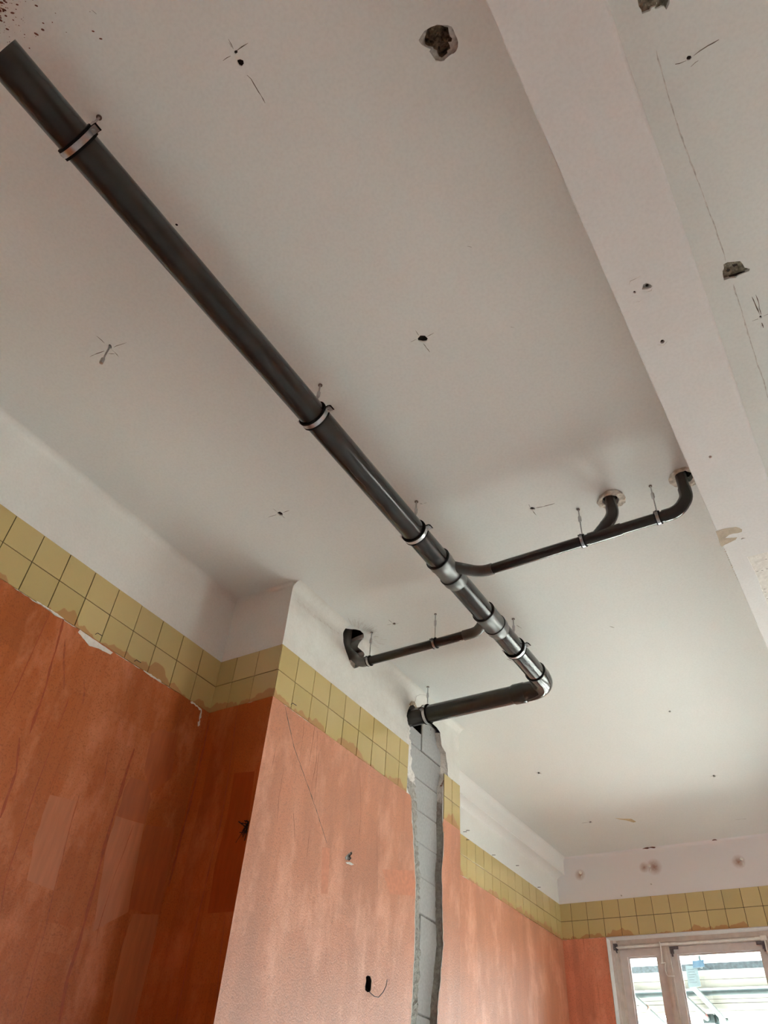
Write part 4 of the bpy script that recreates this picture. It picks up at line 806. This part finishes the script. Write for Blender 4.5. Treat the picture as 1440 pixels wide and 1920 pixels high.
def sock(mb, p, q, r, r2=None): mb.tube([p, q], [r, r2 or r], 28)
yb = 2.622
br = empty('branch_pipe', (-1.2, yb, ZP)); tag(br, 'thin grey pipe branching right from the main pipe to two ceiling holes', 'pipe')
MB().tube([(PXM + .075, 2.560, ZP)] + arc((PXM + .10, 2.585, ZP), (PXM + .137, yb, ZP), (PXM + .185, yb, ZP)) + [(PXM + .20, yb, ZP)], .0285, 28).build('elbow', 'pvc_fit', br, True)
MB().tube([(-1.18, yb, ZP), (-.67, yb, ZP)], Rb, 28).build('pipe_section', 'pvc', br, True)
wy = MB().tube([(-.686, yb, ZP), (-.64, yb, ZP), (-.54, yb, ZP), (-.535, yb, ZP)], [.0285, .0285, .0285, .0285], 28).tube([(-.650, yb, ZP), (-.598, yb, ZP + .052)], .0275, 28).build('wye_fitting', 'pvc', br, True)
MB().tube([(-.605, yb, ZP + .045)] + arc((-.592, yb, ZP + .058), (-.560, yb, ZP + .090), (-.560, yb, ZP + .125)) + [(-.560, yb, ZP + .145)], .0285, 28).build('riser_elbow', 'pvc', br, True)
MB().tube([(-.560, yb, ZP + .14), (-.560, yb, 4.28)], Rb, 28).build('riser', 'pvc', br, True)
MB().tube([(-.545, yb, ZP), (-.33, yb, ZP)], Rb, 28).build('pipe_section', 'pvc', br, True)
MB().tube([(-.350, yb, ZP), (-.322, yb, ZP)] + arc((-.315, yb, ZP), (-.283, yb, ZP + .004), (-.262, yb, ZP + .028), 6) + arc((-.258, yb, ZP + .034), (-.236, yb, ZP + .058), (-.236, yb, ZP + .09), 6) + [(-.236, yb, ZP + .115)], .0285, 28).build('elbow', 'pvc', br, True)
MB().tube([(-.236, yb, ZP + .11), (-.236, yb, 4.28)], Rb, 28).build('riser', 'pvc', br, True)
yl = 3.085
bl = empty('branch_pipe', (-1.8, yl, ZP)); tag(bl, 'thin grey pipe branching left from the main pipe into the broken wall hole', 'pipe')
MB().tube([(PXM - .075, 3.050 - .0, ZP)] + arc((PXM - .09, 3.062, ZP), (PXM - .115, yl, ZP), (PXM - .150, yl, ZP)) + [(PXM - .195, yl, ZP)], .0285, 28).build('elbow', 'pvc_fit', bl, True)
MB().tube([(-1.55, yl, ZP), (-2.19, yl, ZP)], Rb, 28).build('pipe_section', 'pvc', bl, True)
MB().tube([(-2.17, yl, ZP), (-2.20, yl, ZP)] + arc((-2.205, yl, ZP), (-2.235, yl, ZP), (-2.26, yl, ZP + .025), 6) + [(-2.335, yl, ZP + .105)] + arc((-2.345, yl, ZP + .115), (-2.36, yl, ZP + .13), (-2.36, yl, ZP + .155), 5) + [(-2.36, yl, 4.28)], .027, 28).build('wall_bend', 'pvc_old', bl, True)

# ---- pipe clamps on threaded rods
def make_clamp(R, drop, big):
    root = empty('pipe_clamp'); w = .034 if big else .024
    rl0 = ring_y(ring_y(MB(), R, R + .0035, w, (0, 0, 0), 'y', 48), R + .003, R + .0075 if big else R + .006, w * .22, (0, -w * .39, 0), 'y', 48); rl = ring_y(rl0, R + .003, R + .0075 if big else R + .006, w * .22, (0, w * .39, 0), 'y', 48); rl.build('rubber_lining', 'rubber', root, True)
    ring_y(MB(), R + .003, R + .0066 if big else R + .0055, w * .54, (0, 0, 0), 'y', 48).build('metal_band', 'steel', root, True)
    s = 1.0 if big else .7
    l1 = MB().box(R + .002, R + .030 * s, -.010 * s, .010 * s, -.0035, -.0008).box(R + .002, R + .024 * s, -.010 * s, .010 * s, .004, .0065).build('lock_lug', 'steel', root)
    MB().tube([(R + .016 * s, 0, -.010), (R + .016 * s, 0, .022 * s)], .003 * s, 10).tube([(R + .016 * s, 0, -.012), (R + .016 * s, 0, -.006)], .006 * s, 6).build('screw', 'rod', l1)
    rb = arc((R + .001, 0, .008), (R + .020 * s, 0, .017 * s), (R + .034 * s, 0, .002), 6)
    g = MB().grid([[(x, -.012 * s, z), (x, .012 * s, z)] for x, y, z in rb] ); g.grid([[(x, -.012 * s, z - .004), (x, .012 * s, z - .004)] for x, y, z in rb])
    for q in (-.012 * s, .012 * s): g.grid([[(x, q, z) for x, y, z in rb], [(x, q, z - .004) for x, y, z in rb]])
    g.build('rubber_tab', 'rubber', root)
    l2 = MB().box(-R - .020 * s, -R - .002, -.009 * s, .009 * s, -.003, .003).build('hinge_lug', 'steel', root)
    MB().tube([(-R - .013 * s, 0, -.009), (-R - .013 * s, 0, .010)], .0045 * s, 6).build('hinge_bolt', 'rod', l2)
    MB().tube([(0, 0, R + .004), (0, 0, R + .016)], .0085 * s, 6).build('nut', 'rod', root)
    MB().tube([(0, 0, R + .01), (0, 0, drop)], .0036 if big else .0030, 10).build('threaded_rod', 'rod', root)
    c0 = drop * .0 + (drop - .062); MB().tube([(0, 0, c0 - .018), (0, 0, c0 - .014), (0, 0, c0 + .012), (0, 0, c0 + .018)], [.0062, .0078, .0078, .0045], 6).build('coupling_nut', 'rod', root)
    MB().tube([(0, 0, drop - .004), (0, 0, drop - .0008)], .009 if big else .0075, 16).build('ceiling_plug', 'plug', root)
    return root
def dup(src):
    r = src.copy(); COL.objects.link(r)
    for ch in list(src.children):
        c = ch.copy(); COL.objects.link(c); c.parent = r
        for g in list(ch.children): d = g.copy(); COL.objects.link(d); d.parent = c
    return r
big = make_clamp(Rm, H - ZP, True); small = make_clamp(Rb, H - ZP, False)
G1, G2 = 'pipe clamps on the thick drain pipes', 'pipe clamps on the thin branch pipes'
for i, (x, y, rz, lab) in enumerate([(PXM, .204, 0, 'steel and rubber clamp on the main pipe nearest its open end'),
    (PXM, 1.413, 0, 'steel and rubber clamp halfway along the main ceiling pipe'),
    (PXM, 2.214, 0, 'steel and rubber clamp just before the branch fitting of the main pipe'),
    (PXM, 3.325, 0, 'steel and rubber clamp next to the shiny elbow of the main pipe'),
    (-2.195, 3.80, -90, 'steel and rubber clamp where the outlet pipe enters the wall chase')]):
    o = big if i == 0 else dup(big); o.location = (x, y, ZP); o.rotation_euler = (0, 0, math.radians(rz)); tag(o, lab, 'pipe clamp', G1)
for i, (x, y, rz, lab) in enumerate([(-.715, yb, -90, 'small pipe clamp left of the left ceiling pipe hole'),
    (-.372, yb, -90, 'small pipe clamp between the two ceiling pipe holes near the beam'),
    (-1.745, yl, -90, 'small pipe clamp midway on the left branch pipe'),
    (-2.180, yl, -90, 'small pipe clamp beside the broken wall hole')]):
    o = small if i == 0 else dup(small); o.location = (x, y, ZP); o.rotation_euler = (0, 0, math.radians(rz)); tag(o, lab, 'pipe clamp', G2)

# ---- loose bits
st = empty('threaded_hanger', (-2.011, .838, H)); tag(st, 'short empty threaded hanger sticking out of the ceiling left of the main pipe', 'hanger')
MB().tube([(-2.013, .838, H + .02), (-2.013, .838, 3.895)], .0038, 10).build('rod', 'rod', st)
MB().tube([(-2.013, .838, 3.905), (-2.013, .838, 3.898), (-2.013, .838, 3.875), (-2.013, .838, 3.872)], [.005, .0085, .0085, .0078], 6).build('coupling_nut', 'rod', st)
tag(MB().tube([(PX - .012, 3.47, 2.236), (PX + .01, 3.485, 2.215), (PX + .022, 3.51, 2.202), (PX + .024, 3.545, 2.203), (PX + .022, 3.588, 2.232), (PX + .022, 3.612, 2.262), (PX + .022, 3.618, 2.291)], .0018, 8).build('loose_wire', 'wire'), 'thin dark wire curling out of the small socket hole in the orange pier', 'wire')
tag(MB().tube([(PX + .004, 3.813, 3.90), (PX + .010, 3.815, 3.94), (PX + .03, 3.83, 3.955), (PX + .05, 3.87, 3.966), (PX + .06, 3.90, 3.97)], .0012, 8).build('loose_wire', 'crack_soft'), 'fine bent wire above the outlet pipe at the pier coving', 'wire')
